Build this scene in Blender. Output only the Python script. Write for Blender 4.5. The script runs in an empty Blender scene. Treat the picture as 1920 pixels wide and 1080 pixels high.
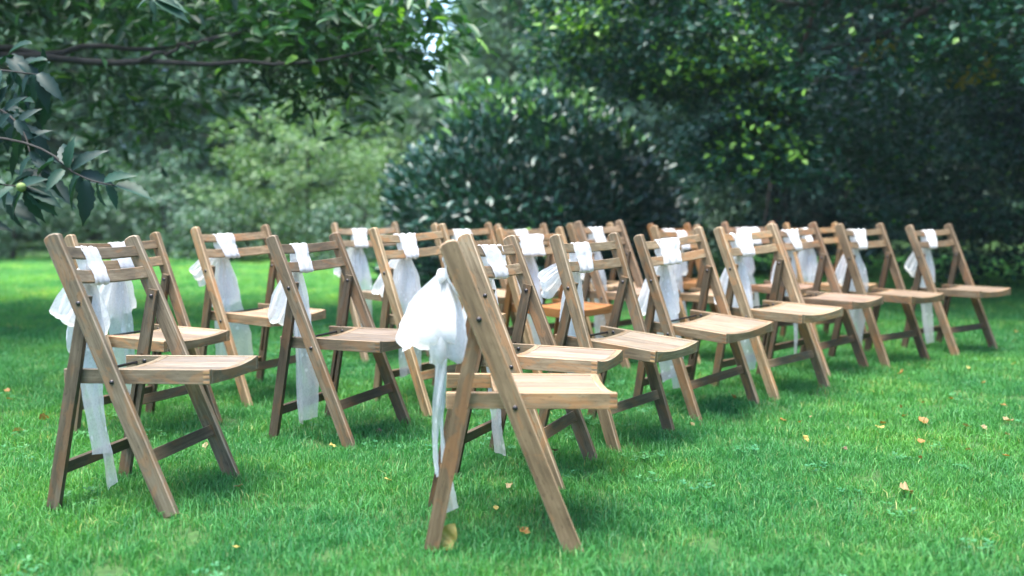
import bpy, math, random
import numpy as np
from mathutils import Vector, Matrix, Euler

# ---------------------------------------------------------------- camera, sky, sun, exposure
scn = bpy.context.scene
col = scn.collection
FPX, PITCH, CAMH = 1725.8, 0.0868, 0.9002
cam_d = bpy.data.cameras.new("camera")
cam_d.sensor_width = 36.0
cam_d.lens = FPX / 1920 * 36
cam_d.clip_end = 500
cam_d.clip_start = 0.05
cam_d.dof.use_dof = True
cam_d.dof.focus_distance = 3.15
cam_d.dof.aperture_fstop = 1.5
cam = bpy.data.objects.new("camera", cam_d)
cam.location = (0, 0, CAMH)
cam.rotation_euler = (math.pi / 2 - PITCH, 0, 0)
col.objects.link(cam)
scn.camera = cam

SUN_EL, SUN_AZ = math.radians(78), math.radians(230)      # azimuth clockwise from +Y (north)
world = bpy.data.worlds.new("World")
scn.world = world
world.use_nodes = True
wn = world.node_tree
bg = wn.nodes["Background"]
sky = wn.nodes.new("ShaderNodeTexSky")
sky.sky_type = 'NISHITA'
sky.sun_disc = False
sky.sun_elevation = SUN_EL
sky.sun_rotation = SUN_AZ
sky.air_density = 1.0
sky.dust_density = 1.5
sky.ozone_density = 1.0
# overcast: the blue of the clear sky is mostly washed out by cloud
hs = wn.nodes.new("ShaderNodeHueSaturation")
hs.inputs['Saturation'].default_value = 1.1
wn.links.new(sky.outputs[0], hs.inputs['Color'])
wn.links.new(hs.outputs[0], bg.inputs['Color'])
bg.inputs['Strength'].default_value = 0.10

sun_d = bpy.data.lights.new("sun", 'SUN')
sun_d.energy = 1.5
sun_d.angle = math.radians(38)
sun_d.color = (1.0, 0.96, 0.88)
sun = bpy.data.objects.new("sun", sun_d)
sdir = Vector((math.sin(SUN_AZ) * math.cos(SUN_EL), math.cos(SUN_AZ) * math.cos(SUN_EL), math.sin(SUN_EL)))
sun.rotation_euler = sdir.to_track_quat('Z', 'Y').to_euler()
col.objects.link(sun)

scn.view_settings.view_transform = 'Standard'
scn.view_settings.look = 'None'
scn.view_settings.gamma = 1
scn.view_settings.use_curve_mapping = False
scn.view_settings.exposure = 3.05
scn.render.engine = 'CYCLES'
scn.cycles.use_denoising = True
scn.cycles.max_bounces = 8
scn.cycles.transparent_max_bounces = 12
scn.cycles.caustics_reflective = False
scn.cycles.caustics_refractive = False

# ---------------------------------------------------------------- helpers
rng = np.random.default_rng(7)
random.seed(7)
UP = Vector((0, 0, 1))

def ray(px, py):
    """direction of a photo pixel, scaled so that its depth along the view axis is 1"""
    c, s = math.cos(PITCH), math.sin(PITCH)
    u, v = (px - 960) / FPX, (540 - py) / FPX
    return np.array([u, c + v * s, -s + v * c])

def at(px, py, d):
    return np.array([0, 0, CAMH]) + ray(px, py) * d

def on_ground(px, py):
    r = ray(px, py)
    p = np.array([0, 0, CAMH]) + r * (CAMH / -r[2])
    for _ in range(3):
        z = ground_z(p[0], p[1])
        p = np.array([0, 0, CAMH]) + r * ((CAMH - z) / -r[2])
    return p

def tag(o, label=None, cat=None, group=None, kind=None):
    if label: o['label'] = label
    if cat: o['category'] = cat
    if group: o['group'] = group
    if kind: o['kind'] = kind
    return o

def empty(name, loc=(0, 0, 0), rot=(0, 0, 0)):
    o = bpy.data.objects.new(name, None)
    o.empty_display_size = 0.1
    o.location = loc
    o.rotation_euler = rot
    col.objects.link(o)
    return o

def link(name, me, parent=None, mat4=None):
    o = bpy.data.objects.new(name, me)
    col.objects.link(o)
    if parent is not None:
        o.parent = parent
    if mat4 is not None:
        o.matrix_local = mat4
    return o

def mesh_np(name, V, F, mats, smooth=False, tint=None, mi=None):
    """V (n,3); F (m,k) array or list of polygons"""
    me = bpy.data.meshes.new(name)
    V = np.asarray(V, dtype=np.float32)
    if isinstance(F, np.ndarray):
        m, k = F.shape
        me.vertices.add(len(V))
        me.vertices.foreach_set('co', V.ravel())
        me.loops.add(m * k)
        me.loops.foreach_set('vertex_index', F.astype(np.int32).ravel())
        me.polygons.add(m)
        me.polygons.foreach_set('loop_start', np.arange(0, m * k, k, dtype=np.int32))
        me.polygons.foreach_set('loop_total', np.full(m, k, dtype=np.int32))
        me.update(calc_edges=True)
    else:
        me.from_pydata(V.tolist(), [], F)
    if not isinstance(mats, (list, tuple)):
        mats = [mats]
    for x in mats:
        me.materials.append(x)
    if mi is not None:
        me.polygons.foreach_set('material_index', np.asarray(mi, dtype=np.int32))
    if smooth:
        me.polygons.foreach_set('use_smooth', np.ones(len(me.polygons), dtype=bool))
    if tint is not None:
        a = me.attributes.new('tint', 'FLOAT', 'POINT')
        a.data.foreach_set('value', np.asarray(tint, dtype=np.float32))
    me.update()
    return me

def prism(outline, thick, ch=0.0015):
    """outline extruded along local Z, centred, with chamfered rims (material 1 = worn rim)"""
    P = np.array(outline, float)
    n = len(P)
    area = 0.5 * np.sum(P[:, 0] * np.roll(P[:, 1], -1) - np.roll(P[:, 0], -1) * P[:, 1])
    if area < 0:
        P = P[::-1].copy()
    e = np.roll(P, -1, 0) - P
    e /= np.linalg.norm(e, axis=1)[:, None]
    nin = np.stack([-e[:, 1], e[:, 0]], 1)
    a, b = nin, np.roll(nin, 1, 0)
    m = a + b
    m /= np.maximum((m * a).sum(1), 0.3)[:, None] * np.linalg.norm(m, axis=1)[:, None] ** 0
    q = P + m / np.maximum((m * a).sum(1), 0.3)[:, None] * ch
    h = thick / 2
    V = np.concatenate([np.c_[q, np.full(n, -h)], np.c_[P, np.full(n, -h + ch)], np.c_[P, np.full(n, h - ch)], np.c_[q, np.full(n, h)]])
    F, mi = [], []
    F.append(list(range(n))[::-1]); mi.append(0)
    F.append([3 * n + i for i in range(n)]); mi.append(0)
    for r, k in ((0, 1), (1, 0), (2, 1)):
        for i in range(n):
            j = (i + 1) % n
            F.append([r * n + i, r * n + j, (r + 1) * n + j, (r + 1) * n + i]); mi.append(k)
    return V, F, mi

def prism_mesh(name, outline, thick, mats, ch=0.0015):
    V, F, mi = prism(outline, thick, ch)
    return mesh_np(name, V, F, mats, mi=mi)

def rect(x0, x1, y0, y1, c=0.0012):
    return [(x0 + c, y0), (x1 - c, y0), (x1, y0 + c), (x1, y1 - c), (x1 - c, y1), (x0 + c, y1), (x0, y1 - c), (x0, y0 + c)]

def frame(o, X, Y):
    X = Vector(X).normalized(); Y = Vector(Y).normalized(); Z = X.cross(Y)
    return Matrix(((X.x, Y.x, Z.x, o[0]), (X.y, Y.y, Z.y, o[1]), (X.z, Y.z, Z.z, o[2]), (0, 0, 0, 1)))

def catmull(P, n):
    P = np.asarray(P, float)
    m = len(P)
    ts = np.linspace(0, m - 1, n)
    Q = np.vstack([2 * P[0] - P[1], P, 2 * P[-1] - P[-2]])
    out = []
    for t in ts:
        i = min(int(t), m - 2); f = t - i
        p0, p1, p2, p3 = Q[i], Q[i + 1], Q[i + 2], Q[i + 3]
        out.append(0.5 * (2 * p1 + (p2 - p0) * f + (2 * p0 - 5 * p1 + 4 * p2 - p3) * f * f + (3 * p1 - p0 - 3 * p2 + p3) * f ** 3))
    return np.array(out)

def tube(P, R, seg=7):
    P = np.asarray(P, float); n = len(P)
    T = np.gradient(P, axis=0)
    T /= np.linalg.norm(T, axis=1)[:, None] + 1e-9
    ref = np.array([0.31, 0.17, 0.93])
    V = []
    for i in range(n):
        a = np.cross(T[i], ref)
        if np.linalg.norm(a) < 0.1:
            a = np.cross(T[i], [1, 0, 0])
        a /= np.linalg.norm(a); b = np.cross(T[i], a)
        for k in range(seg):
            t = 2 * math.pi * k / seg
            V.append(P[i] + R[i] * (math.cos(t) * a + math.sin(t) * b))
    F = []
    for i in range(n - 1):
        for k in range(seg):
            F.append([i * seg + k, i * seg + (k + 1) % seg, (i + 1) * seg + (k + 1) % seg, (i + 1) * seg + k])
    return np.array(V), np.array(F)

def merge(parts):
    V, F, o = [], [], 0
    for v, f in parts:
        V.append(v); F.append(np.asarray(f) + o); o += len(v)
    return np.vstack(V), np.vstack(F)

# ---------------------------------------------------------------- materials
def new_mat(name):
    m = bpy.data.materials.new(name)
    m.use_nodes = True
    nt = m.node_tree
    nt.nodes.clear()
    out = nt.nodes.new("ShaderNodeOutputMaterial")
    return m, nt, out

def N(nt, typ, **kw):
    n = nt.nodes.new(typ)
    for k, v in kw.items():
        if k.startswith('i_'):
            n.inputs[k[2:].replace('_', ' ')].default_value = v
        else:
            setattr(n, k, v)
    return n

def ramp(nt, fac, stops):
    r = nt.nodes.new("ShaderNodeValToRGB")
    el = r.color_ramp.elements
    while len(el) > 1:
        el.remove(el[-1])
    el[0].position, el[0].color = stops[0][0], (*stops[0][1], 1)
    for p, c in stops[1:]:
        e = el.new(p); e.color = (*c, 1)
    nt.links.new(fac, r.inputs[0])
    return r.outputs[0]

def mixc(nt, a, b, fac, mode='MIX'):
    m = nt.nodes.new("ShaderNodeMix")
    m.data_type = 'RGBA'; m.blend_type = mode
    for s, v in ((m.inputs[0], fac), (m.inputs[6], a), (m.inputs[7], b)):
        if hasattr(v, 'is_linked') or isinstance(v, bpy.types.NodeSocket):
            nt.links.new(v, s)
        elif isinstance(v, (int, float)):
            s.default_value = v
        else:
            s.default_value = (*v, 1)
    return m.outputs[2]

def math_n(nt, op, a, b=None, clamp=False):
    m = nt.nodes.new("ShaderNodeMath")
    m.operation = op; m.use_clamp = clamp
    for i, v in enumerate((a, b)):
        if v is None: continue
        if isinstance(v, bpy.types.NodeSocket): nt.links.new(v, m.inputs[i])
        else: m.inputs[i].default_value = v
    return m.outputs[0]

def leaf_mat(name, dark, light, young=None, rough=0.42, trans=0.25, spec=0.5):
    m, nt, out = new_mat(name)
    at_ = N(nt, "ShaderNodeAttribute", attribute_name='tint')
    stops = [(0.0, dark), (0.85, light)]
    if young: stops.append((1.0, young))
    c = ramp(nt, at_.outputs['Fac'], stops)
    p = N(nt, "ShaderNodeBsdfPrincipled")
    p.inputs['Roughness'].default_value = rough
    p.inputs['Specular IOR Level'].default_value = spec
    nt.links.new(c, p.inputs['Base Color'])
    t = N(nt, "ShaderNodeBsdfTranslucent")
    tc = mixc(nt, c, (1.0, 1.25, 0.45), 1.0, 'MULTIPLY')
    nt.links.new(tc, t.inputs['Color'])
    mx = N(nt, "ShaderNodeMixShader"); mx.inputs[0].default_value = trans
    nt.links.new(p.outputs[0], mx.inputs[1]); nt.links.new(t.outputs[0], mx.inputs[2])
    nt.links.new(mx.outputs[0], out.inputs[0])
    return m

def bark_mat(name, a, b):
    m, nt, out = new_mat(name)
    tc = N(nt, "ShaderNodeTexCoord")
    mp = N(nt, "ShaderNodeMapping"); mp.inputs['Scale'].default_value = (9, 9, 2.5)
    nt.links.new(tc.outputs['Object'], mp.inputs[0])
    n = N(nt, "ShaderNodeTexNoise", i_Scale=2.0, i_Detail=5.0)
    nt.links.new(mp.outputs[0], n.inputs['Vector'])
    c = ramp(nt, n.outputs['Fac'], [(0.3, a), (0.7, b)])
    p = N(nt, "ShaderNodeBsdfPrincipled", i_Roughness=0.9)
    nt.links.new(c, p.inputs['Base Color'])
    bp = N(nt, "ShaderNodeBump", i_Strength=0.6, i_Distance=0.02)
    nt.links.new(n.outputs['Fac'], bp.inputs['Height'])
    nt.links.new(bp.outputs[0], p.inputs['Normal'])
    nt.links.new(p.outputs[0], out.inputs[0])
    return m

def wood_mat(name, dark, mid, pale, patch, patch_amt, rough=0.62):
    """weathered board: grain runs along the board's own X axis; every board has its own offset"""
    m, nt, out = new_mat(name)
    tc = N(nt, "ShaderNodeTexCoord")
    oi = N(nt, "ShaderNodeObjectInfo")
    off = N(nt, "ShaderNodeVectorMath", operation='SCALE')
    cx = N(nt, "ShaderNodeCombineXYZ")
    nt.links.new(oi.outputs['Random'], cx.inputs[0])
    nt.links.new(math_n(nt, 'MULTIPLY', oi.outputs['Random'], 3.7), cx.inputs[1])
    nt.links.new(math_n(nt, 'MULTIPLY', oi.outputs['Random'], 7.3), cx.inputs[2])
    off.inputs[3].default_value = 9.0
    nt.links.new(cx.outputs[0], off.inputs[0])
    ad = N(nt, "ShaderNodeVectorMath", operation='ADD')
    nt.links.new(tc.outputs['Object'], ad.inputs[0]); nt.links.new(off.outputs[0], ad.inputs[1])
    def noise(sc, scale, det=4.0, rgh=0.6, dist=0.0):
        mp = N(nt, "ShaderNodeMapping"); mp.inputs['Scale'].default_value = sc
        nt.links.new(ad.outputs[0], mp.inputs[0])
        n = N(nt, "ShaderNodeTexNoise", i_Scale=scale, i_Detail=det, i_Roughness=rgh, i_Distortion=dist)
        nt.links.new(mp.outputs[0], n.inputs['Vector'])
        return n.outputs['Fac']
    grain = noise((3, 70, 70), 1.6, 6.0, 0.7, 0.4)
    broad = noise((3, 12, 12), 1.5, 3.0, 0.55, 0.6)
    blot = noise((7, 18, 18), 1.0, 3.0, 0.6, 1.2)
    spk = noise((60, 160, 160), 1.0, 2.0, 0.5)
    c = ramp(nt, math_n(nt, 'ADD', math_n(nt, 'MULTIPLY', grain, 0.55), math_n(nt, 'MULTIPLY', broad, 0.45)), [(0.32, dark), (0.5, mid), (0.66, pale)])
    pf = ramp(nt, blot, [(0.52, (0, 0, 0)), (0.60, (1, 1, 1))])
    c = mixc(nt, c, patch, math_n(nt, 'MULTIPLY', pf, patch_amt))
    df = ramp(nt, spk, [(0.62, (0, 0, 0)), (0.74, (1, 1, 1))])
    c = mixc(nt, c, tuple(x * 0.5 for x in dark), math_n(nt, 'MULTIPLY', df, 0.45))
    c = mixc(nt, c, oi.outputs['Color'], 1.0, 'MULTIPLY')
    var = math_n(nt, 'ADD', math_n(nt, 'MULTIPLY', oi.outputs['Random'], 0.35), 0.82)
    c = mixc(nt, c, var, 1.0, 'MULTIPLY')
    p = N(nt, "ShaderNodeBsdfPrincipled")
    p.inputs['Roughness'].default_value = rough
    p.inputs['Specular IOR Level'].default_value = 0.35
    nt.links.new(c, p.inputs['Base Color'])
    bp = N(nt, "ShaderNodeBump", i_Strength=0.35, i_Distance=0.002)
    nt.links.new(grain, bp.inputs['Height'])
    nt.links.new(bp.outputs[0], p.inputs['Normal'])
    nt.links.new(p.outputs[0], out.inputs[0])
    return m

W_OLD = wood_mat("weathered_teak", (0.066, 0.047, 0.028), (0.172, 0.130, 0.080), (0.300, 0.238, 0.158), (0.31, 0.155, 0.064), 0.5)
W_RIM = wood_mat("worn_rim", (0.17, 0.12, 0.078), (0.31, 0.235, 0.16), (0.43, 0.34, 0.25), (0.30, 0.17, 0.08), 0.3)
W_SEAT = wood_mat("bleached_seat_board", (0.120, 0.092, 0.068), (0.202, 0.164, 0.128), (0.28, 0.238, 0.192), (0.22, 0.14, 0.08), 0.35, 0.5)
W_VARN = wood_mat("orange_varnish", (0.13, 0.055, 0.020), (0.22, 0.105, 0.04), (0.29, 0.16, 0.07), (0.27, 0.12, 0.04), 0.3, 0.35)
W_END = wood_mat("end_grain", (0.10, 0.055, 0.03), (0.22, 0.12, 0.06), (0.42, 0.26, 0.12), (0.4, 0.25, 0.1), 0.5)

def simple_mat(name, colr, rough=0.5, metal=0.0):
    m, nt, out = new_mat(name)
    tc = N(nt, "ShaderNodeTexCoord")
    n = N(nt, "ShaderNodeTexNoise", i_Scale=180.0, i_Detail=3.0)
    nt.links.new(tc.outputs['Object'], n.inputs['Vector'])
    c = ramp(nt, n.outputs['Fac'], [(0.3, tuple(x * 0.7 for x in colr)), (0.7, tuple(min(1, x * 1.3) for x in colr))])
    p = N(nt, "ShaderNodeBsdfPrincipled", i_Roughness=rough, i_Metallic=metal)
    nt.links.new(c, p.inputs['Base Color'])
    nt.links.new(p.outputs[0], out.inputs[0])
    return m
M_BOLT = simple_mat("dark_iron", (0.055, 0.05, 0.05), 0.38, 0.7)

def lace_mat():
    m, nt, out = new_mat("white_lace")
    tc = N(nt, "ShaderNodeTexCoord")
    mp = N(nt, "ShaderNodeMapping")
    nt.links.new(tc.outputs['UV'], mp.inputs[0])
    v = N(nt, "ShaderNodeTexVoronoi", i_Scale=26.0)
    nt.links.new(mp.outputs[0], v.inputs['Vector'])
    n = N(nt, "ShaderNodeTexNoise", i_Scale=9.0, i_Detail=3.0)
    nt.links.new(mp.outputs[0], n.inputs['Vector'])
    v2 = N(nt, "ShaderNodeTexVoronoi", i_Scale=110.0)
    nt.links.new(mp.outputs[0], v2.inputs['Vector'])
    fl = ramp(nt, math_n(nt, 'MULTIPLY', v.outputs['Distance'], math_n(nt, 'ADD', n.outputs['Fac'], 0.55)), [(0.20, (1, 1, 1)), (0.34, (0, 0, 0))])
    msk = ramp(nt, n.outputs['Fac'], [(0.46, (0, 0, 0)), (0.56, (1, 1, 1))])
    fl = math_n(nt, 'MULTIPLY', fl, msk)
    net = ramp(nt, v2.outputs['Distance'], [(0.25, (0, 0, 0)), (0.5, (1, 1, 1))])
    at_ = N(nt, "ShaderNodeAttribute", attribute_name='tint')       # how closely woven this stretch is
    op = math_n(nt, 'ADD', at_.outputs['Fac'], math_n(nt, 'ADD', math_n(nt, 'MULTIPLY', fl, 0.35), math_n(nt, 'MULTIPLY', net, 0.08)), clamp=True)
    c = mixc(nt, (0.87, 0.87, 0.87), (0.93, 0.93, 0.93), fl)
    d = N(nt, "ShaderNodeBsdfDiffuse"); nt.links.new(c, d.inputs['Color'])
    t = N(nt, "ShaderNodeBsdfTranslucent"); nt.links.new(c, t.inputs['Color'])
    mx = N(nt, "ShaderNodeMixShader"); mx.inputs[0].default_value = 0.45
    nt.links.new(d.outputs[0], mx.inputs[1]); nt.links.new(t.outputs[0], mx.inputs[2])
    tr = N(nt, "ShaderNodeBsdfTransparent")
    m2 = N(nt, "ShaderNodeMixShader")
    nt.links.new(op, m2.inputs[0]); nt.links.new(tr.outputs[0], m2.inputs[1]); nt.links.new(mx.outputs[0], m2.inputs[2])
    nt.links.new(m2.outputs[0], out.inputs[0])
    return m
M_LACE = lace_mat()

L_LAUREL = leaf_mat("laurel_leaf", (0.009, 0.046, 0.036), (0.024, 0.092, 0.062), (0.17, 0.36, 0.08), rough=0.36, trans=0.12, spec=0.55)
L_CHEST = leaf_mat("chestnut_leaf", (0.009, 0.036, 0.020), (0.040, 0.125, 0.036), (0.18, 0.34, 0.06), rough=0.42, trans=0.32, spec=0.35)
L_BEECH = leaf_mat("beech_leaf", (0.008, 0.042, 0.032), (0.028, 0.104, 0.060), (0.16, 0.32, 0.05), rough=0.42, trans=0.25, spec=0.35)
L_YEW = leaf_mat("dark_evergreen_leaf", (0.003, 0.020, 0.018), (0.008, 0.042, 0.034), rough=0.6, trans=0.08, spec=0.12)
L_MAPLE = leaf_mat("pale_green_leaf", (0.085, 0.165, 0.070), (0.18, 0.29, 0.12), (0.26, 0.36, 0.12), rough=0.5, trans=0.35)  # leaves pale green by nature
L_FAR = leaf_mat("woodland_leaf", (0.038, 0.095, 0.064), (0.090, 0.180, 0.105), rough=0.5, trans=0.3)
L_MID = leaf_mat("haze_toned_leaf", (0.075, 0.155, 0.095), (0.15, 0.255, 0.15), rough=0.5, trans=0.35)  # distance haze put into a paler leaf colour
L_YELLOW = leaf_mat("turning_leaf", (0.30, 0.20, 0.02), (0.42, 0.32, 0.03), rough=0.5, trans=0.4)
B_DARK = bark_mat("dark_bark", (0.010, 0.009, 0.008), (0.030, 0.026, 0.021))
B_GREY = bark_mat("grey_bark", (0.05, 0.05, 0.042), (0.12, 0.115, 0.095))

# ---------------------------------------------------------------- chairs: where each one stands
# number: (x, y, yaw, roll, pitch, z) of the foot of the front legs
POSE = {
1: (-0.956, 2.7839, -0.1223, -0.0427, -0.0147, 0.0189), 2: (-1.3493, 3.6652, -0.4455, -0.0005, 0.0101, -0.0117),
3: (-1.0867, 4.3073, -0.5618, 0.0098, 0.016, 0.0047), 4: (-0.5255, 3.5972, -0.395, -0.0002, -0.0087, -0.0058),
5: (-0.6781, 5.3729, -0.8557, 0.001, 0.0005, 0.0078), 6: (-0.226, 4.1096, -0.7172, 0.0291, 0.0146, 0.0099),
7: (0.1462, 2.5361, 0.0658, -0.0353, 0.0161, 0.003), 8: (0.2144, 3.0616, -0.3478, -0.0436, 0.0072, 0.0029),
9: (0.52, 3.5463, -0.6538, -0.0049, 0.0612, -0.0247), 10: (0.9627, 4.0475, -0.8447, 0.0672, 0.0382, -0.0173),
11: (1.3997, 4.3992, -0.8712, 0.027, 0.0023, 0.0086), 12: (1.808, 4.9224, -0.8149, 0.0115, -0.002, 0.0124),
13: (2.2802, 5.2616, -0.9162, -0.0044, 0.0036, 0.0026), 14: (2.8859, 5.6679, -0.9843, 0.0076, -0.0164, -0.0052),
15: (-0.0609, 5.2273, -0.7737, -0.0015, 0.0004, 0.0072), 16: (0.2934, 5.7819, -0.7775, -0.0003, -0.0004, -0.0068),
17: (0.3149, 4.6887, -0.8732, 0.0033, -0.0061, -0.0066), 18: (0.7645, 5.1859, -0.6851, 0.0017, 0.0012, 0.0216),
19: (0.7606, 5.8926, -0.7501, 0.0006, -0.0002, -0.003), 20: (1.3372, 6.269, -0.8021, -0.0021, -0.0007, -0.0125),
21: (1.2248, 5.3744, -0.8155, -0.0005, -0.0004, -0.0077), 22: (1.7251, 5.7864, -1.0256, -0.0003, 0.0003, 0.0056),
23: (2.1873, 6.0415, -1.1551, 0.0002, -0.0002, -0.004)}
HW, SW = 0.2243, 0.1777                      # half widths: outside of the front legs, outside of the seat
FT = np.array([-0.3358, 0.80])               # top of the front leg (x, z), its foot is the origin
RF = np.array([-0.3696, 0.0])                # foot of the rear leg
PB = FT * 0.7547                             # pivot bolt
PS = FT * 0.4722                             # seat bolt
SFX, SZ = 0.1135, 0.4095                     # front edge and top of the seat

def pose_matrix(k):
    x, y, yaw, roll, pit, z = POSE[k]
    return Matrix.Translation((x, y, z)) @ Euler((roll, pit, yaw), 'XYZ').to_matrix().to_4x4()

# the lawn rises and falls a little under the chairs' feet
_feet = []
for k in POSE:
    M = pose_matrix(k)
    for p in ((0, -HW, 0), (0, HW, 0), (RF[0], -HW, 0), (RF[0], HW, 0)):
        _feet.append(tuple(M @ Vector(p)))
_feet = np.array(_feet)

def ground_z(x, y):
    x = np.asarray(x, float); y = np.asarray(y, float)
    d2 = (x[..., None] - _feet[:, 0]) ** 2 + (y[..., None] - _feet[:, 1]) ** 2
    w = np.exp(-d2 / (2 * 0.16 ** 2))
    z = (w * _feet[:, 2]).sum(-1) / (w.sum(-1) + 0.35)
    und = 0.006 * np.sin(x * 2.1 + 1) * np.cos(y * 1.7) * (1 - np.exp(-((x - .6) ** 2 + (y - 4) ** 2) / 40))
    return z + und - 0.004

# ---------------------------------------------------------------- the lawn
def build_lawn():
    xs = np.concatenate([np.linspace(-120, -9, 12)[:-1], np.arange(-9, 9.001, 0.1), np.linspace(9, 120, 12)[1:]])
    ys = np.concatenate([np.linspace(-60, -1, 10)[:-1], np.arange(-1, 13.001, 0.1), np.linspace(13, 160, 14)[1:]])
    X, Y = np.meshgrid(xs, ys)
    Z = ground_z(X.ravel(), Y.ravel())
    V = np.c_[X.ravel(), Y.ravel(), Z]
    nx, ny = len(xs), len(ys)
    i = (np.arange(ny - 1)[:, None] * nx + np.arange(nx - 1)[None, :]).ravel()
    F = np.c_[i, i + 1, i + 1 + nx, i + nx]
    m, nt, out = new_mat("lawn_soil_and_thatch")
    g = N(nt, "ShaderNodeNewGeometry")
    n = N(nt, "ShaderNodeTexNoise", i_Scale=1.3, i_Detail=6.0)
    n2 = N(nt, "ShaderNodeTexNoise", i_Scale=60.0, i_Detail=4.0)
    for q in (n, n2): nt.links.new(g.outputs['Position'], q.inputs['Vector'])
    c = ramp(nt, n2.outputs['Fac'], [(0.35, (0.018, 0.050, 0.016)), (0.65, (0.045, 0.115, 0.030))])
    c = mixc(nt, c, (0.060, 0.105, 0.028), math_n(nt, 'MULTIPLY', n.outputs['Fac'], 0.5))
    p = N(nt, "ShaderNodeBsdfPrincipled", i_Roughness=0.9)
    p.inputs['Specular IOR Level'].default_value = 0.2
    nt.links.new(c, p.inputs['Base Color']); nt.links.new(p.outputs[0], out.inputs[0])
    o = link("lawn", mesh_np("lawn", V, F, m, smooth=True))
    tag(o, "gently uneven green lawn under the chairs", kind='structure')
build_lawn()

def grass_mat(name, lo, hi, dry):
    m, nt, out = new_mat(name)
    oi = N(nt, "ShaderNodeObjectInfo")
    g = N(nt, "ShaderNodeNewGeometry")
    n = N(nt, "ShaderNodeTexNoise", i_Scale=0.9, i_Detail=5.0, i_Roughness=0.65)
    nt.links.new(g.outputs['Position'], n.inputs['Vector'])
    a = N(nt, "ShaderNodeAttribute", attribute_name='tint')
    f = math_n(nt, 'ADD', math_n(nt, 'MULTIPLY', a.outputs['Fac'], 0.5), math_n(nt, 'MULTIPLY', oi.outputs['Random'], 0.5))
    c = ramp(nt, f, [(0.1, lo), (0.78, hi), (0.95, dry)])
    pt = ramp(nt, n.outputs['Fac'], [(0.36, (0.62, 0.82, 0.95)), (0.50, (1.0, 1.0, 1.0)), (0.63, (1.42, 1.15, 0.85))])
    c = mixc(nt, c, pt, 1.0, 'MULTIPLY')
    # open-sky light beyond the chairs, put into a paler grass colour
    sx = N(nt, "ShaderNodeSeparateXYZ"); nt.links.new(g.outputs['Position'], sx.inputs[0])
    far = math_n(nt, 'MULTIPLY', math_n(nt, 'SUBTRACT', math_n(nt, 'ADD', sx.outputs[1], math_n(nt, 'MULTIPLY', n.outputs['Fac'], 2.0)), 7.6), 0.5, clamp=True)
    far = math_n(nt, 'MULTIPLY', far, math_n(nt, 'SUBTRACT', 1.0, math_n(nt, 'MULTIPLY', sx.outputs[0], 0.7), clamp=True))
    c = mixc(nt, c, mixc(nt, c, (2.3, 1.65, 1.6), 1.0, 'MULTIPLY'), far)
    p = N(nt, "ShaderNodeBsdfPrincipled", i_Roughness=0.5)
    p.inputs['Specular IOR Level'].default_value = 0.35
    nt.links.new(c, p.inputs['Base Color'])
    t = N(nt, "ShaderNodeBsdfTranslucent"); nt.links.new(mixc(nt, c, (1.1, 1.2, 0.7), 1.0, 'MULTIPLY'), t.inputs['Color'])
    mx = N(nt, "ShaderNodeMixShader"); mx.inputs[0].default_value = 0.35
    nt.links.new(p.outputs[0], mx.inputs[1]); nt.links.new(t.outputs[0], mx.inputs[2])
    nt.links.new(mx.outputs[0], out.inputs[0])
    return m
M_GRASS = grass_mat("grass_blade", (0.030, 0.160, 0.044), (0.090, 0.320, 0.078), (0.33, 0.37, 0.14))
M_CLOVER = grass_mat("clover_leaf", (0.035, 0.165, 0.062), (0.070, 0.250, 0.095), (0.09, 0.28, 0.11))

def tuft(seed, n, radius, h0, h1, wid, lean):
    r = np.random.default_rng(seed)
    V, F, T = [], [], []
    for _ in range(n):
        a = r.uniform(0, 2 * math.pi); q = radius * math.sqrt(r.uniform())
        bx, by = q * math.cos(a), q * math.sin(a)
        h = r.uniform(h0, h1)
        la = r.uniform(0, 2 * math.pi); le = lean * h * r.uniform(0.2, 1.0)
        dx, dy = math.cos(la) * le, math.sin(la) * le
        ta = r.uniform(0, 2 * math.pi); w = wid * r.uniform(0.7, 1.2)
        sx, sy = math.cos(ta) * w / 2, math.sin(ta) * w / 2
        o = len(V)
        V += [(bx - sx, by - sy, -0.012), (bx + sx, by + sy, -0.012),
              (bx + dx * .3 - sx * .9, by + dy * .3 - sy * .9, h * .55), (bx + dx * .3 + sx * .9, by + dy * .3 + sy * .9, h * .55),
              (bx + dx, by + dy, h * (1 - 0.25 * min(1, le / h)))]
        F += [[o, o + 1, o + 3], [o, o + 3, o + 2], [o + 2, o + 3, o + 4]]
        T += [r.uniform()] * 5
    return np.array(V), np.array(F), np.array(T)

def clover(seed):
    r = np.random.default_rng(seed)
    V, F, T = [], [], []
    for _ in range(9):
        a = r.uniform(0, 2 * math.pi); q = 0.05 * math.sqrt(r.uniform())
        c = np.array([q * math.cos(a), q * math.sin(a), r.uniform(0.018, 0.040)])
        tl = r.uniform(-0.3, 0.3, 2); t = r.uniform(); sz = r.uniform(0.006, 0.010); a0 = r.uniform(0, 6.28)
        for k in range(3):
            an = a0 + k * 2.094
            e = np.array([math.cos(an), math.sin(an), 0]); s = np.array([-e[1], e[0], 0])
            pts = [c, c + e * sz * .8 - s * sz * .62, c + e * sz * 1.5 - s * sz * .55, c + e * sz * 1.38, c + e * sz * 1.5 + s * sz * .55, c + e * sz * .8 + s * sz * .62]
            o = len(V)
            for p in pts:
                d = p - c
                V.append((p[0], p[1], p[2] + tl[0] * d[0] + tl[1] * d[1] + 0.25 * np.linalg.norm(d[:2])))
            F += [[o, o + 1, o + 2], [o, o + 2, o + 3], [o, o + 3, o + 4], [o, o + 4, o + 5]]
            T += [t] * 6
    return np.array(V), np.array(F), np.array(T)

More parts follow.
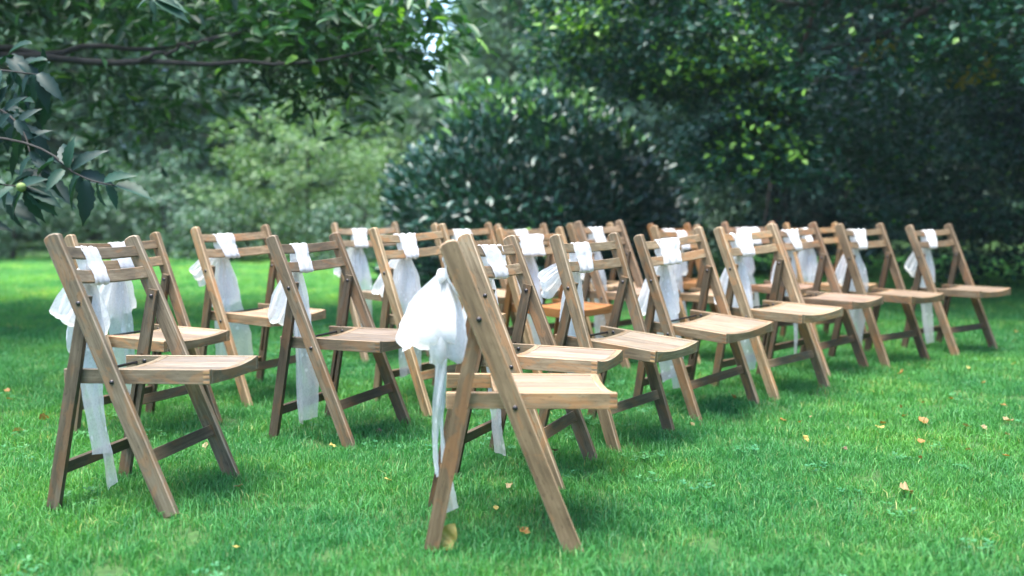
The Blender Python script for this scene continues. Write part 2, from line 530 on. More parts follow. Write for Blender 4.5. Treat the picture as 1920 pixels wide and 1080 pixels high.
def scatter(name, protos, P, S, label):
    """one object of real tufts standing on the lawn: instances on the points P (geometry nodes)"""
    c = bpy.data.collections.new(name + "_tufts")
    for i, me in enumerate(protos):
        c.objects.link(bpy.data.objects.new("%s_tuft" % name, me))
    me = bpy.data.meshes.new(name)
    n = len(P)
    me.vertices.add(n); me.vertices.foreach_set('co', np.asarray(P, np.float32).ravel())
    for an, typ, dat in (('spin', 'FLOAT', rng.uniform(0, 6.283, n)), ('big', 'FLOAT', S)):
        at_ = me.attributes.new(an, typ, 'POINT'); at_.data.foreach_set('value', np.asarray(dat, np.float32))
    ai = me.attributes.new('pick', 'INT', 'POINT'); ai.data.foreach_set('value', rng.integers(0, len(protos), n).astype(np.int32))
    o = link(name, me)
    ng = bpy.data.node_groups.new(name, 'GeometryNodeTree')
    ng.interface.new_socket('Geometry', in_out='INPUT', socket_type='NodeSocketGeometry')
    ng.interface.new_socket('Geometry', in_out='OUTPUT', socket_type='NodeSocketGeometry')
    gi, go = ng.nodes.new('NodeGroupInput'), ng.nodes.new('NodeGroupOutput')
    ci = ng.nodes.new('GeometryNodeCollectionInfo')
    ci.inputs['Collection'].default_value = c
    ci.inputs['Separate Children'].default_value = True
    ip = ng.nodes.new('GeometryNodeInstanceOnPoints')
    ip.inputs['Pick Instance'].default_value = True
    def attr(nm, dt):
        a = ng.nodes.new('GeometryNodeInputNamedAttribute'); a.data_type = dt; a.inputs['Name'].default_value = nm
        return a.outputs['Attribute']
    cx = ng.nodes.new('ShaderNodeCombineXYZ')
    ng.links.new(attr('spin', 'FLOAT'), cx.inputs[2])
    e2r = ng.nodes.new('FunctionNodeEulerToRotation')
    ng.links.new(cx.outputs[0], e2r.inputs[0])
    ng.links.new(gi.outputs[0], ip.inputs['Points'])
    ng.links.new(ci.outputs[0], ip.inputs['Instance'])
    ng.links.new(attr('pick', 'INT'), ip.inputs['Instance Index'])
    ng.links.new(e2r.outputs[0], ip.inputs['Rotation'])
    ng.links.new(attr('big', 'FLOAT'), ip.inputs['Scale'])
    ng.links.new(ip.outputs[0], go.inputs[0])
    md = o.modifiers.new('scatter', 'NODES'); md.node_group = ng
    tag(o, label, kind='stuff')
    return o

def sample(y0, y1, dens, side=0.62, extra=0.7):
    n = int(dens * (y1 - y0) * (side * (y0 + y1) + 2 * extra))
    y = np.sqrt(rng.uniform(y0 ** 2, y1 ** 2, n)) if y0 > 0 else rng.uniform(y0, y1, n)
    x = rng.uniform(-1, 1, n) * (side * y + extra)
    return x, y

def build_grass():
    protos = []
    for i in range(5):
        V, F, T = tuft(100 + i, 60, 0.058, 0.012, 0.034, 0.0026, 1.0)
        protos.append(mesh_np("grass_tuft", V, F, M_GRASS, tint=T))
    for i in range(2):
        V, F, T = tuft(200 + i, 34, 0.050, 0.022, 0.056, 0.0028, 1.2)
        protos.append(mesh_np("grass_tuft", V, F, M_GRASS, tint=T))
    P, S = [], []
    for y0, y1, dens, s0, s1 in ((1.5, 3.4, 620, 0.75, 1.15), (3.4, 6.0, 430, 0.85, 1.3), (6.0, 10.0, 190, 1.1, 1.7), (10.0, 16.5, 80, 1.5, 2.2)):
        x, y = sample(y0, y1, dens)
        P.append(np.c_[x, y, ground_z(x, y)]); S.append(rng.uniform(s0, s1, len(x)))
    P, S = np.vstack(P), np.concatenate(S)
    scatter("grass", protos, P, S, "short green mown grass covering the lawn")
    cl = []
    for i in range(4):
        V, F, T = clover(300 + i)
        cl.append(mesh_np("clover_patch", V, F, M_CLOVER, tint=T))
    x, y = sample(1.6, 7.0, 22)
    w = np.sin(x * 3.1 + 1.2 * np.sin(y * 2.3)) + np.cos(y * 3.7 + x) + rng.normal(0, .5, len(x))
    k = w > 0.25
    x, y = x[k], y[k]
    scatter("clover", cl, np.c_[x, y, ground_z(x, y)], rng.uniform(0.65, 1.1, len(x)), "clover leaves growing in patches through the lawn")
build_grass()

# ---------------------------------------------------------------- foliage
LEAF8 = (np.array([[0, 0, 0], [.32, -.42, .10], [.32, 0, 0], [.32, .42, .10], [.68, -.36, .05], [.68, 0, -.04], [.68, .36, .05], [1, 0, -.16]]),
         np.array([[0, 1, 2], [0, 2, 3], [1, 4, 5], [1, 5, 2], [2, 5, 6], [2, 6, 3], [4, 7, 5], [5, 7, 6]]))
LEAF4 = (np.array([[0, 0, 0], [.45, -.5, .10], [1, 0, -.08], [.45, .5, .10]]), np.array([[0, 1, 2], [0, 2, 3]]))

def leaves(P, D, Nn, L, wr, tmpl, tint):
    """many leaves: base points P, directions D, normals Nn, lengths L"""
    tv, tf = tmpl
    D = D / (np.linalg.norm(D, axis=1)[:, None] + 1e-9)
    S = np.cross(Nn, D); S /= np.linalg.norm(S, axis=1)[:, None] + 1e-9
    Z = np.cross(D, S)
    k = len(tv)
    V = P[:, None, :] + L[:, None, None] * (tv[None, :, 0, None] * D[:, None, :] + wr * tv[None, :, 1, None] * S[:, None, :] + tv[None, :, 2, None] * Z[:, None, :] * 0.6)
    F = tf[None] + (np.arange(len(P)) * k)[:, None, None]
    return V.reshape(-1, 3), F.reshape(-1, 3), np.repeat(tint, k)

def sprays(C, R, per, Lm, wr, tmpl, young=0.04, flat=0.35, droop=0.35, out=None, lift=0.8):
    """C centres of leafy sprays, R their radii: flattened discs of leaves that droop at the rim"""
    n = len(C) * per
    ci = np.repeat(np.arange(len(C)), per)
    a = rng.uniform(0, 6.283, n); q = np.sqrt(rng.uniform(0.02, 1, n))
    Rr = R[ci]
    e = np.c_[np.cos(a), np.sin(a), np.zeros(n)]
    ax = rng.normal(0, 0.35, (len(C), 3)); ax[:, 2] = 0
    off = e * (q * Rr)[:, None]
    off[:, 2] += (off * ax[ci]).sum(1) - droop * q * q * Rr + rng.normal(0, flat, n) * Rr * 0.5
    P = C[ci] + off
    D = e + rng.normal(0, 0.55, (n, 3)); D[:, 2] += -0.25
    Nn = rng.normal(0, 0.5, (n, 3)); Nn[:, 2] += lift
    if out is not None:
        Nn += out[ci] * 0.6
    L = Lm * rng.uniform(0.65, 1.25, n)
    tb = rng.uniform(0.15, 0.7, len(C))[ci]
    t = np.clip(tb + rng.normal(0, 0.2, n), 0, 0.85)
    yg = rng.uniform(0, 1, n) < young
    t[yg] = 1.0
    return leaves(P, D, Nn, L, wr, tmpl, t)

def limb(p0, p1, r0, r1, sag=0.0, n=9, wob=0.06):
    p0, p1 = np.array(p0, float), np.array(p1, float)
    t = np.linspace(0, 1, n)[:, None]
    P = p0 + (p1 - p0) * t
    ln = np.linalg.norm(p1 - p0)
    P[1:-1] += rng.normal(0, wob * ln / n * 2, (n - 2, 3))
    P[:, 2] += sag * 4 * (t * (1 - t))[:, 0]
    return tube(P, r0 + (r1 - r0) * t[:, 0] ** 0.8, 7)

def shell(center, rad, n, inner=0.62, zmin=0.1):
    out = []
    while len(out) < n:
        v = rng.normal(0, 1, 3); v /= np.linalg.norm(v)
        p = np.array(center) + v * np.array(rad) * rng.uniform(inner, 1.02) * (1 + 0.10 * math.sin(5 * v[0] + 3 * v[1]) + 0.08 * math.sin(7 * v[2] + 4 * v[0]))
        if p[2] > zmin: out.append(p)
    return np.array(out)

def tree(name, label, cat, base, trunk_h, trunk_r, crowns, mat, bark, leaf, wr, per, spray_r, group=None, tmpl=LEAF4, young=0.03, limbs=9, inner=0.62, extra=None, **kw):
    """crowns: list of (centre, radii, number of sprays)"""
    root = empty(name, base)
    tag(root, label, cat, group)
    b = np.array(base, float)
    C, O = [], []
    for (c, r, n) in crowns:
        s = shell(c, r, n, inner)
        C.append(s); O.append((s - np.array(c)) / np.array(r))
    if extra is not None:
        C.append(extra); O.append(np.zeros_like(extra))
    C, O = np.vstack(C), np.vstack(O)
    R = spray_r * rng.uniform(0.7, 1.35, len(C))
    V, F, T = sprays(C, R, per, leaf, wr, tmpl, young, out=O, **kw)
    link("crown", mesh_np("crown", V - b, F, mat, tint=T, smooth=False), root)
    top = b + np.array([rng.normal(0, .15), rng.normal(0, .15), trunk_h])
    V, F = limb(b - [0, 0, .1], top, trunk_r, trunk_r * 0.55, n=10, wob=0.03)
    link("trunk", mesh_np("trunk", V - b, F, bark, smooth=True), root)
    idx = rng.choice(len(C), min(limbs, len(C)), replace=False)
    for i in idx:
        st = b + (top - b) * rng.uniform(0.45, 1.0)
        v, f = limb(st, C[i], trunk_r * 0.38, trunk_r * 0.07, sag=0.12)
        link("limb", mesh_np("limb", v - b, f, bark, smooth=True), root)
    return root

def box_clumps(boxes):
    """boxes in the photo's own frame but with true distances: (px0, px1, py0, py1, near, far, count)"""
    out = []
    for x0, x1, y0, y1, d0, d1, n in boxes:
        for _ in range(n):
            out.append(at(rng.uniform(x0, x1), rng.uniform(y0, y1), rng.uniform(d0, d1)))
    return np.array(out)

# --- the round laurel in the middle
def build_laurel():
    base = np.array([0.25, 10.6, 0.0])
    root = empty("laurel_bush", base)
    tag(root, "big round dark laurel bush with glossy leaves and pale green tips behind the chairs", "bush")
    n = 24000
    v = rng.normal(0, 1, (n, 3)); v[:, 2] = np.abs(v[:, 2]) * 1.0 - 0.15
    v /= np.linalg.norm(v, axis=1)[:, None]
    lump = 1 + 0.07 * np.sin(4 * v[:, 0] + 2.1) * np.cos(5 * v[:, 2]) + 0.05 * np.sin(9 * v[:, 0] + 6 * v[:, 1]) + 0.05 * np.sin(11 * v[:, 2] + 5 * v[:, 0])
    rr = np.where(rng.uniform(0, 1, n) < .7, rng.uniform(0.78, 1.0, n), rng.uniform(0.25, 0.85, n)) * lump
    rad = np.array([1.82, 1.75, 2.28])
    P = base + v * rad * rr[:, None]
    # the bush is a little flatter at its shoulders and pointed at the top
    P[:, 2] += 0.10 * np.exp(-((P[:, 0] - base[0]) / 0.5) ** 2)
    k = P[:, 2] > 0.05
    P, v, rr = P[k], v[k], rr[k]
    n = len(P)
    D = v + rng.normal(0, 0.55, (n, 3)); D[:, 2] += 0.15
    Nn = v * 0.5 + rng.normal(0, 0.45, (n, 3)); Nn[:, 2] += 0.75
    L = rng.uniform(0.085, 0.15, n)
    hz = (P[:, 2] - 0.9) / 1.5
    t = np.clip(rng.uniform(0, 0.75, n), 0, 0.85)
    yg = (rng.uniform(0, 1, n) < np.clip(hz - 0.35, 0.0, 1) * 1.3) & (rr > 0.92)
    yg |= (rng.uniform(0, 1, n) < 0.012) & (rr > 0.95)
    t[yg] = rng.uniform(0.92, 1.0, yg.sum())
    V, F, T = leaves(P, D, Nn, L, 0.42, LEAF8, t)
    link("foliage", mesh_np("foliage", V - base, F, L_LAUREL, tint=T, smooth=True), root)
    for i in range(11):
        a = i * 0.571 + rng.uniform(-.2, .2)
        V, F = limb(base + [0.25 * math.cos(a), 0.25 * math.sin(a), -.05], base + [1.3 * math.cos(a), 1.2 * math.sin(a), 1.1 + rng.uniform(-.4, .7)], 0.035, 0.008)
        link("stem", mesh_np("stem", V - base, F, B_DARK, smooth=True), root)
build_laurel()

# --- the sweet chestnut reaching in from the left
LOBE = None
def serrated_leaf():
    n = 11
    V = [(0, 0, 0)]; F = []
    rows = []
    for i in range(1, n):
        t = i / n
        w = 0.5 * math.sin(math.pi * t ** 0.85) ** 0.8 * (1.0 if i % 2 else 0.82)
        z = -0.22 * t * t + 0.02
        o = len(V)
        V += [(t - 0.03, -w, z + w * 0.22), (t, 0, z), (t - 0.03, w, z + w * 0.22)]
        rows.append(o)
    V.append((1.04, 0, -0.24)); tip = len(V) - 1
    o = rows[0]
    F += [[0, o, o + 1], [0, o + 1, o + 2]]
    for a, b in zip(rows[:-1], rows[1:]):
        F += [[a, b, b + 1], [a, b + 1, a + 1], [a + 1, b + 1, b + 2], [a + 1, b + 2, a + 2]]
    o = rows[-1]
    F += [[o, tip, o + 1], [o + 1, tip, o + 2]]
    return np.array(V), np.array(F)

def build_chestnut():
    base = np.array([-6.3, 7.6, 0.0])
    ex = box_clumps([(-350, 420, -160, 50, 6.2, 8.4, 140), (300, 640, -60, 70, 6.2, 8.0, 62), (110, 560, 120, 200, 7.0, 8.4, 15),
                     (560, 745, -70, 95, 6.0, 7.8, 42), (700, 815, -30, 95, 6.0, 7.2, 11), (560, 770, 95, 165, 6.4, 7.4, 9),
                     (-300, 20, 80, 300, 6.2, 8.0, 40), (180, 330, 190, 250, 7.0, 8.0, 5)])
    root = tree("chestnut_tree", "broad sweet chestnut tree with low dark branches reaching over the lawn beside the chairs", "tree", base, 3.2, 0.30,
                [((-4.6, 6.6, 3.9), (2.6, 1.9, 1.3), 150), ((-6.8, 7.2, 4.6), (2.4, 2.4, 2.2), 120), ((-4.9, 5.9, 2.5), (1.3, 1.1, .8), 190)], L_CHEST, B_DARK, 0.14, 0.34, 34, 0.36,
                tmpl=LEAF8, young=0.035, limbs=8, extra=ex, inner=0.3)
    # the long low branches seen dark against the leaves
    for pts, r0, r1 in (([(-500, 60, 7.2), (-100, 96, 6.5), (150, 112, 6.3), (340, 116, 6.2), (520, 122, 6.1), (700, 95, 6.0)], .036, .006),
                        ([(-400, 20, 7.0), (0, 92, 6.4), (180, 88, 6.4), (330, 84, 6.3), (450, 60, 6.2)], .032, .007),
                        ([(260, 116, 6.2), (340, 90, 6.2), (420, 70, 6.1)], .016, .006),
                        ([(330, -110, 7.4), (480, -30, 7.2), (640, 15, 7.0), (790, 60, 6.8)], .016, .004)):
        P = catmull([at(*p) for p in pts], 16)
        P[1:] += rng.normal(0, .014, (15, 3))
        V, F = tube(P, np.linspace(r0, r1, 16), 7)
        link("limb", mesh_np("limb", V - base, F, B_DARK, smooth=True), root)
    # the near twig with big leaves that can be told apart
    lv, lf = serrated_leaf()
    lv = lv * np.array([1, 0.42, 1])
    L_NEAR = leaf_mat("shade_toned_chestnut_leaf", (0.006, 0.028, 0.022), (0.022, 0.075, 0.042), rough=0.5, trans=0.22, spec=0.28)  # darker copy of the chestnut leaf, shade put into its colour
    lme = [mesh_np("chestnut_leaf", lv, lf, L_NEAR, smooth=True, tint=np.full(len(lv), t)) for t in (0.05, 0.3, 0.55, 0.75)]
    twigs = [[(-260, 250, 4.1), (-80, 255, 4.0), (20, 262, 3.95), (90, 285, 3.9), (130, 318, 3.85), (170, 338, 3.8), (215, 348, 3.75)],
             [(-260, 190, 4.3), (-90, 180, 4.2), (-10, 200, 4.1), (40, 240, 4.0), (60, 300, 3.95)],
             [(-200, 320, 4.0), (-70, 335, 3.95), (0, 345, 3.9), (48, 352, 3.9)],
             [(-200, 110, 4.4), (-60, 125, 4.2), (30, 135, 4.1), (70, 140, 4.1)],
             [(330, -60, 4.6), (300, -25, 4.5), (285, 0, 4.4)]]
    def leaf_at(parent, px, py, d, tx, ty, td, face, ti, pin):
        p = at(px, py, d); q = at(tx, ty, td)
        X = q - p; L = np.linalg.norm(X) * 1.0
        X = X / L
        f = np.array(face, float); Y = np.cross(f, X); Y /= np.linalg.norm(Y); Z = np.cross(X, Y)
        M = Matrix(((X[0] * L, Y[0] * L, Z[0] * L, p[0] - pin[0]), (X[1] * L, Y[1] * L, Z[1] * L, p[1] - pin[1]), (X[2] * L, Y[2] * L, Z[2] * L, p[2] - pin[2]), (0, 0, 0, 1)))
        o = link("leaf", lme[ti], parent, M)
        return o
    specs = [  # base px, tip px, depth change, facing, tone
        [(150, 325, 215, 345, 0), (170, 335, 168, 385, 1), (185, 342, 190, 392, 2), (200, 346, 222, 388, 2), (195, 342, 245, 322, 1), (215, 348, 284, 362, 2),
         (135, 320, 190, 275, 0), (130, 312, 112, 262, 0), (128, 315, 132, 258, 1), (100, 300, 155, 292, 0), (150, 330, 120, 395, 0), (120, 318, 85, 352, 1),
         (160, 338, 160, 420, 0), (110, 300, 60, 320, 1), (140, 325, 160, 375, 0)],
        [(40, 240, 95, 255, 0), (35, 230, 70, 200, 0), (20, 215, -20, 250, 0), (45, 245, 20, 300, 0), (50, 265, 92, 238, 0), (55, 285, 85, 310, 0), (30, 225, 60, 262, 0),
         (10, 208, 40, 178, 0), (0, 205, 30, 235, 0), (-10, 200, 10, 160, 0), (58, 295, 30, 330, 1), (60, 300, 100, 325, 0)],
        [(48, 352, 12, 405, 1), (50, 352, 105, 402, 2), (52, 350, 75, 420, 0), (45, 348, 110, 362, 1), (30, 350, -20, 378, 1), (40, 350, 80, 330, 1), (52, 354, 110, 380, 0),
         (10, 346, -25, 330, 1), (20, 348, 0, 395, 0), (48, 350, 95, 345, 1)],
        [(70, 140, 92, 205, 0), (68, 138, 60, 190, 0), (72, 138, 115, 182, 0), (60, 137, 35, 175, 0), (30, 135, 10, 170, 0), (20, 134, 45, 165, 0), (0, 132, -15, 180, 0)],
        [(285, 0, 290, 28, 2), (288, 0, 352, 30, 2), (284, -2, 250, 14, 1), (290, -2, 350, 12, 2)]]
    for tw, sp in zip(twigs, specs):
        P = catmull([at(*p) for p in tw], 14)
        pin = base
        V, F = tube(P, np.linspace(0.008, 0.0025, 14), 6)
        b = link("branch", mesh_np("branch", V - base, F, B_DARK, smooth=True), root)
        dd = tw[-2][2]
        for (bx, by, tx, ty, ti) in sp:
            j = int(np.argmin([np.hypot(*(np.array(ppx) - [bx, by])) for ppx in [q[:2] for q in tw]]))
            d = tw[j][2]
            fc = (rng.normal(0, .35), -0.75 + rng.normal(0, .25), 0.75 + rng.normal(0, .3))
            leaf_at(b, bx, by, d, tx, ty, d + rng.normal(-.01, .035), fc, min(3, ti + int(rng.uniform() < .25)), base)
        # the darker leaves crowding behind
        for q in range(24 if tw[0][0] < 0 else 0):
            bx, by = rng.uniform(-90, 95), rng.uniform(tw[2][1] - 55, tw[2][1] + 75)
            a = rng.uniform(0, 6.28)
            d = 4.15 + rng.uniform(0, .5)
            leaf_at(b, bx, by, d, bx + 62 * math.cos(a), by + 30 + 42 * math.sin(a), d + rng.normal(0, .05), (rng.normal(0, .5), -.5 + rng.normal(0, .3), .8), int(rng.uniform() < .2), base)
    # the green nut husk
    c = at(40, 351, 3.86)
    V, F = [], []
    for i in range(9):
        for k in range(12):
            th, ph = math.pi * i / 8, 2 * math.pi * k / 12
            r = 0.019 * (1 + 0.10 * ((i + k) % 2))
            V.append(c - base + np.array([r * math.sin(th) * math.cos(ph), r * math.sin(th) * math.sin(ph), r * 0.95 * math.cos(th)]))
    for i in range(8):
        for k in range(12):
            F.append([i * 12 + k, i * 12 + (k + 1) % 12, (i + 1) * 12 + (k + 1) % 12, (i + 1) * 12 + k])
    hm = simple_mat("green_husk", (0.13, 0.19, 0.045), 0.7)
    link("nut_husk", mesh_np("nut_husk", V, np.array(F), hm, smooth=True), root)
build_chestnut()

# --- the beech whose branches hang down on the right, and the dark evergreens under it
def build_right():
    ex = box_clumps([(1010, 1240, -220, 120, 7.6, 9.2, 70), (1180, 1620, -260, 130, 7.0, 9.0, 130), (1560, 1990, -300, 120, 6.8, 9.0, 120),
                     (1340, 1500, 110, 240, 7.4, 8.4, 26), (1310, 1470, 230, 310, 7.6, 8.4, 18), (1400, 1500, 200, 320, 7.6, 8.4, 10),
                     (1100, 1330, 100, 170, 8.4, 9.6, 26), (1500, 1960, 100, 300, 8.6, 9.8, 60), (1600, 1960, 260, 440, 8.8, 9.8, 34)])
    base = np.array([8.6, 10.4, 0.0])
    r = tree("beech_tree", "tall beech tree with layered branches hanging over the dark side of the lawn", "tree", base, 4.6, 0.26,
             [((4.0, 9.4, 5.0), (3.4, 2.6, 2.0), 190), ((5.6, 7.2, 5.2), (2.8, 2.2, 1.6), 130), ((5.2, 11.6, 5.8), (3.8, 3.0, 2.6), 120)], L_BEECH, B_GREY, 0.072, 0.62, 90, 0.32, young=0.03, limbs=10, extra=ex, inner=0.3)
    for pts, r0, r1 in (([(1960, -150, 9.6), (1810, -30, 8.6), (1720, 30, 8.2), (1640, 72, 8.0), (1540, 92, 7.9)], .06, .012),
                        ([(1560, -120, 8.8), (1520, 40, 8.2), (1480, 150, 8.0), (1430, 240, 7.9), (1360, 300, 7.9)], .03, .006),
                        ([(1500, -100, 8.8), (1300, 0, 8.4), (1150, 60, 8.2), (1040, 80, 8.1)], .03, .006)):
        P = catmull([at(*p) for p in pts], 14)
        V, F = tube(P, np.linspace(r0, r1, 14), 7)
        link("limb", mesh_np("limb", V - base, F, B_DARK, smooth=True), r)
    # light on the outermost sprays, put into the leaves as lime colour
    C = box_clumps([(1030, 1200, -10, 110, 7.4, 8.4, 22), (1230, 1330, 70, 140, 7.2, 8.0, 12), (1340, 1440, 10, 110, 7.0, 8.0, 9), (1370, 1480, 150, 290, 7.3, 7.9, 12)])
    V, F, T = sprays(C, np.full(len(C), 0.22), 60, 0.068, 0.62, LEAF4, 0.30)
    link("lit_foliage", mesh_np("lit_foliage", V - base, F, L_BEECH, tint=np.clip(T + .25, 0, 1)), r)['label'] = "lime leaves at the tips, light put into their colour"
    # two sprays have already turned yellow
    C = np.vstack([box_clumps([(1630, 1670, 80, 120, 7.9, 8.2, 3)]), box_clumps([(1790, 1880, 60, 150, 8.2, 8.8, 6)])])
    V, F, T = sprays(C, np.full(len(C), 0.10), 26, 0.06, 0.6, LEAF4, 0.0)
    link("yellow_foliage", mesh_np("yellow_foliage", V - base, F, L_YELLOW, tint=T), r)['label'] = "sprays of leaves turned yellow"
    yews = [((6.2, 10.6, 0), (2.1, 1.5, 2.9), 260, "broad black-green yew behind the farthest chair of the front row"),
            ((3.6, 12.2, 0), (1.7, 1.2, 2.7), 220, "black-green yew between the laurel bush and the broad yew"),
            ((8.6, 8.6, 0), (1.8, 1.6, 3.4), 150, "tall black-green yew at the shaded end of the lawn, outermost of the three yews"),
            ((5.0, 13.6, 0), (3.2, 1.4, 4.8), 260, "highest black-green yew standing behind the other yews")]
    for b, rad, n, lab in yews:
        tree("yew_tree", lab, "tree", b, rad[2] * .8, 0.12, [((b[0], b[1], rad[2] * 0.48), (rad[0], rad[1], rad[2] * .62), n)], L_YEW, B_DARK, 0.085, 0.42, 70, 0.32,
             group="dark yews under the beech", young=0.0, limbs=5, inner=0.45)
build_right()

# --- shrubs and trees round the far side of the lawn
def build_back():
    G = "shrubs along the far edge of the lawn"
    sh = [  # x, y, rx, ry, height, material, leaf, sprays, label
        (-3.55, 16.0, 1.55, 1.2, 3.0, L_MAPLE, 0.085, 170, "pale green bushy maple lit by the sky, left of the laurel bush"),
        (-2.2, 17.6, 1.2, 1.0, 2.7, L_MAPLE, 0.085, 90, "smaller pale green bush tucked between the pale maple and the laurel bush"),
        (-6.1, 16.4, 1.5, 1.0, 1.9, L_FAR, 0.085, 110, "low dark green shrub behind the chair under the chestnut twig"),
        (-8.6, 15.8, 1.6, 1.1, 1.8, L_FAR, 0.085, 110, "low dark green shrub at the far corner of the bright lawn"),
        (-4.7, 15.3, 0.9, 0.8, 1.15, L_FAR, 0.075, 60, "small round dark shrub at the foot of the pale maple"),
        (-2.6, 14.8, 0.9, 0.8, 1.2, L_FAR, 0.075, 60, "small round shrub at the left foot of the laurel bush"),
        (2.4, 12.2, 0.9, 0.8, 1.25, L_FAR, 0.075, 80, "low dull green shrub at the shaded foot of the laurel bush"),
        (-11.2, 15.2, 1.8, 1.4, 2.6, L_YEW, 0.09, 100, "dark shrub beyond the chestnut trunk")]
    for x, y, rx, ry, h, m, lf, n, lab in sh:
        tree("shrub", lab, "shrub", (x, y, 0), h * .7, 0.05, [((x, y, h * 0.47), (rx, ry, h * 0.53), n)], m, B_DARK, lf, 0.5, 60, 0.30, group=G, young=0.04, limbs=5, inner=0.5)
    G = "trees of the wood beyond the lawn"
    tr = [
        (-7.6, 20.5, 2.6, 2.0, 7.5, 1.0, L_MID, "grey-green tree behind the low dark shrubs"),
        (-4.6, 21.5, 2.3, 1.9, 5.6, 0.6, L_MID, "mid green tree rising behind the pale maple"),
        (0.75, 22.5, 2.0, 1.8, 9.5, 0.8, L_MID, "soft pale green tree standing behind the top of the laurel bush"),
        (2.6, 20.0, 2.0, 1.8, 8.5, 0.6, L_MID, "grey-green tree between the laurel top and the beech"),
        (-11.5, 20.0, 2.8, 2.0, 8.0, 0.8, L_MID, "misty green tree of the wood behind the chestnut's low branches"),
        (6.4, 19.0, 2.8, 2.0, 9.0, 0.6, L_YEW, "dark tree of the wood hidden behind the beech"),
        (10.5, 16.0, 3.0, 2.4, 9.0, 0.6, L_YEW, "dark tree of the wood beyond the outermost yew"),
        (-2.9, 24.0, 1.9, 1.5, 4.3, 0.4, L_FAR, "low tree under the gap of white sky"),
        (-5.5, 27.0, 2.5, 2.0, 10.0, 1.0, L_MID, "tall hazy tree left of the gap of white sky"),
        (1.2, 28.0, 2.9, 2.0, 12.0, 1.0, L_MID, "tall hazy tree right of the gap of white sky"),
        (-10.5, 28.0, 3.4, 2.0, 11.0, 1.0, L_FAR, "tall hazy tree at the far side of the wood"),
        (6.0, 27.0, 3.4, 2.0, 11.0, 1.0, L_FAR, "tall tree deep in the wood behind the yews"),
        (-16.0, 22.0, 3.6, 2.4, 9.0, 0.6, L_FAR, "tree at the outer end of the wood beyond the chestnut")]
    for x, y, rx, ry, h, z0, m, lab in tr:
        tree("woodland_tree", lab, "tree", (x, y, 0), h * .8, 0.2, [((x, y, (h + z0) / 2), (rx, ry, (h - z0) / 2), int(30 * rx * (h - z0)))], m, B_GREY, 0.15, 0.62, 50, 0.42, group=G, young=0.02, limbs=7, inner=0.5)
build_back()

def build_far_wood():
    """the far wood, with an unseen ring added behind to block low sky"""
    n = 210000
    a = np.where(rng.uniform(0, 1, n) < .72, rng.uniform(-1.15, 1.15, n), rng.uniform(-math.pi, math.pi, n))
    R = 17.5 + (31 - 17.5) / (1 + np.exp((np.abs(a) - 1.15) * 8)) + rng.normal(0, 1.6, n)  # closer ring behind the camera is added to hold back low sky light
    x, y = R * np.sin(a), R * np.cos(a)
    top = 7.0 + 3.0 / (1 + np.exp((np.abs(a) - 1.15) * 8)) + 1.7 * np.sin(a * 9 + 1) + 1.0 * np.sin(a * 23) + .5 * np.sin(a * 61)
    gap = np.exp(-((np.tan(np.clip(a, -1.2, 1.2)) + 0.083) / 0.036) ** 2)
    top = top * (1 - gap) + 4.6 * gap
    z = top * rng.uniform(0, 1, n) ** 1.1 * np.where(rng.uniform(0, 1, n) < .15, .3, 1)
    P = np.c_[x, y, z]
    D = rng.normal(0, 1, (n, 3)); D[:, 2] -= .4
    Nn = rng.normal(0, .6, (n, 3)); Nn[:, 2] += .6; Nn[:, 0] -= .4 * np.sin(a); Nn[:, 1] -= .4 * np.cos(a)
    t = np.clip(.4 + .3 * np.sin(a * 37 + z) + rng.normal(0, .2, n), 0, .85)
    V, F, T = leaves(P, D, Nn, rng.uniform(.28, .52, n), .62, LEAF4, t)
    tag(link("far_wood", mesh_np("far_wood", V, F, L_FAR, tint=T)), "green mass of the far wood, with an unseen ring added behind", kind='stuff')
build_far_wood()

def build_side_trees():
    """the wood goes on round the shaded side of the lawn, just outside the picture"""
    for x, y, h, lab in ((7.0, 4.4, 8.0, "tall dark tree at the shaded side of the lawn, past the front row"),
                         (6.9, 0.8, 8.5, "tall dark tree at the shaded side of the lawn, beside the camera")):
        tree("woodland_tree", lab, "tree", (x, y, 0), h * .8, .22, [((x, y, h * .52), (2.7, 2.3, h * .42), 260)], L_BEECH, B_GREY, 0.16, 0.6, 44, 0.45, group="trees of the wood beyond the lawn", limbs=5, inner=.5)
build_side_trees()

# ---------------------------------------------------------------- damp air
def build_haze():
    m, nt, out = new_mat("haze")
    v = N(nt, "ShaderNodeVolumePrincipled")
    v.inputs['Color'].default_value = (0.80, 0.92, 0.95, 1)
    v.inputs['Density'].default_value = HAZE
    v.inputs['Anisotropy'].default_value = 0.2
    nt.links.new(v.outputs[0], out.inputs['Volume'])
    x0, x1, y0, y1, z0, z1 = -130, 130, -70, 170, -1.2, 14.5
    V = [(x, y, z) for z in (z0, z1) for y in (y0, y1) for x in (x0, x1)]
    F = [[0, 2, 3, 1], [4, 5, 7, 6], [0, 1, 5, 4], [2, 6, 7, 3], [0, 4, 6, 2], [1, 3, 7, 5]]
    tag(link("haze", mesh_np("haze", V, F, m)), "thin damp haze in the garden air", kind='stuff')
HAZE = 0.0008
build_haze()

# ---------------------------------------------------------------- the folding chairs
UX, UZ = FT / np.linalg.norm(FT)
U3 = Vector((UX, 0, UZ)); N3 = Vector((UZ, 0, -UX))            # along the front leg; square to it, forwards
LEN = float(np.linalg.norm(FT))
SLAT_U, SLAT_L, BOW = 0.940 * LEN, 0.852 * LEN, 0.018

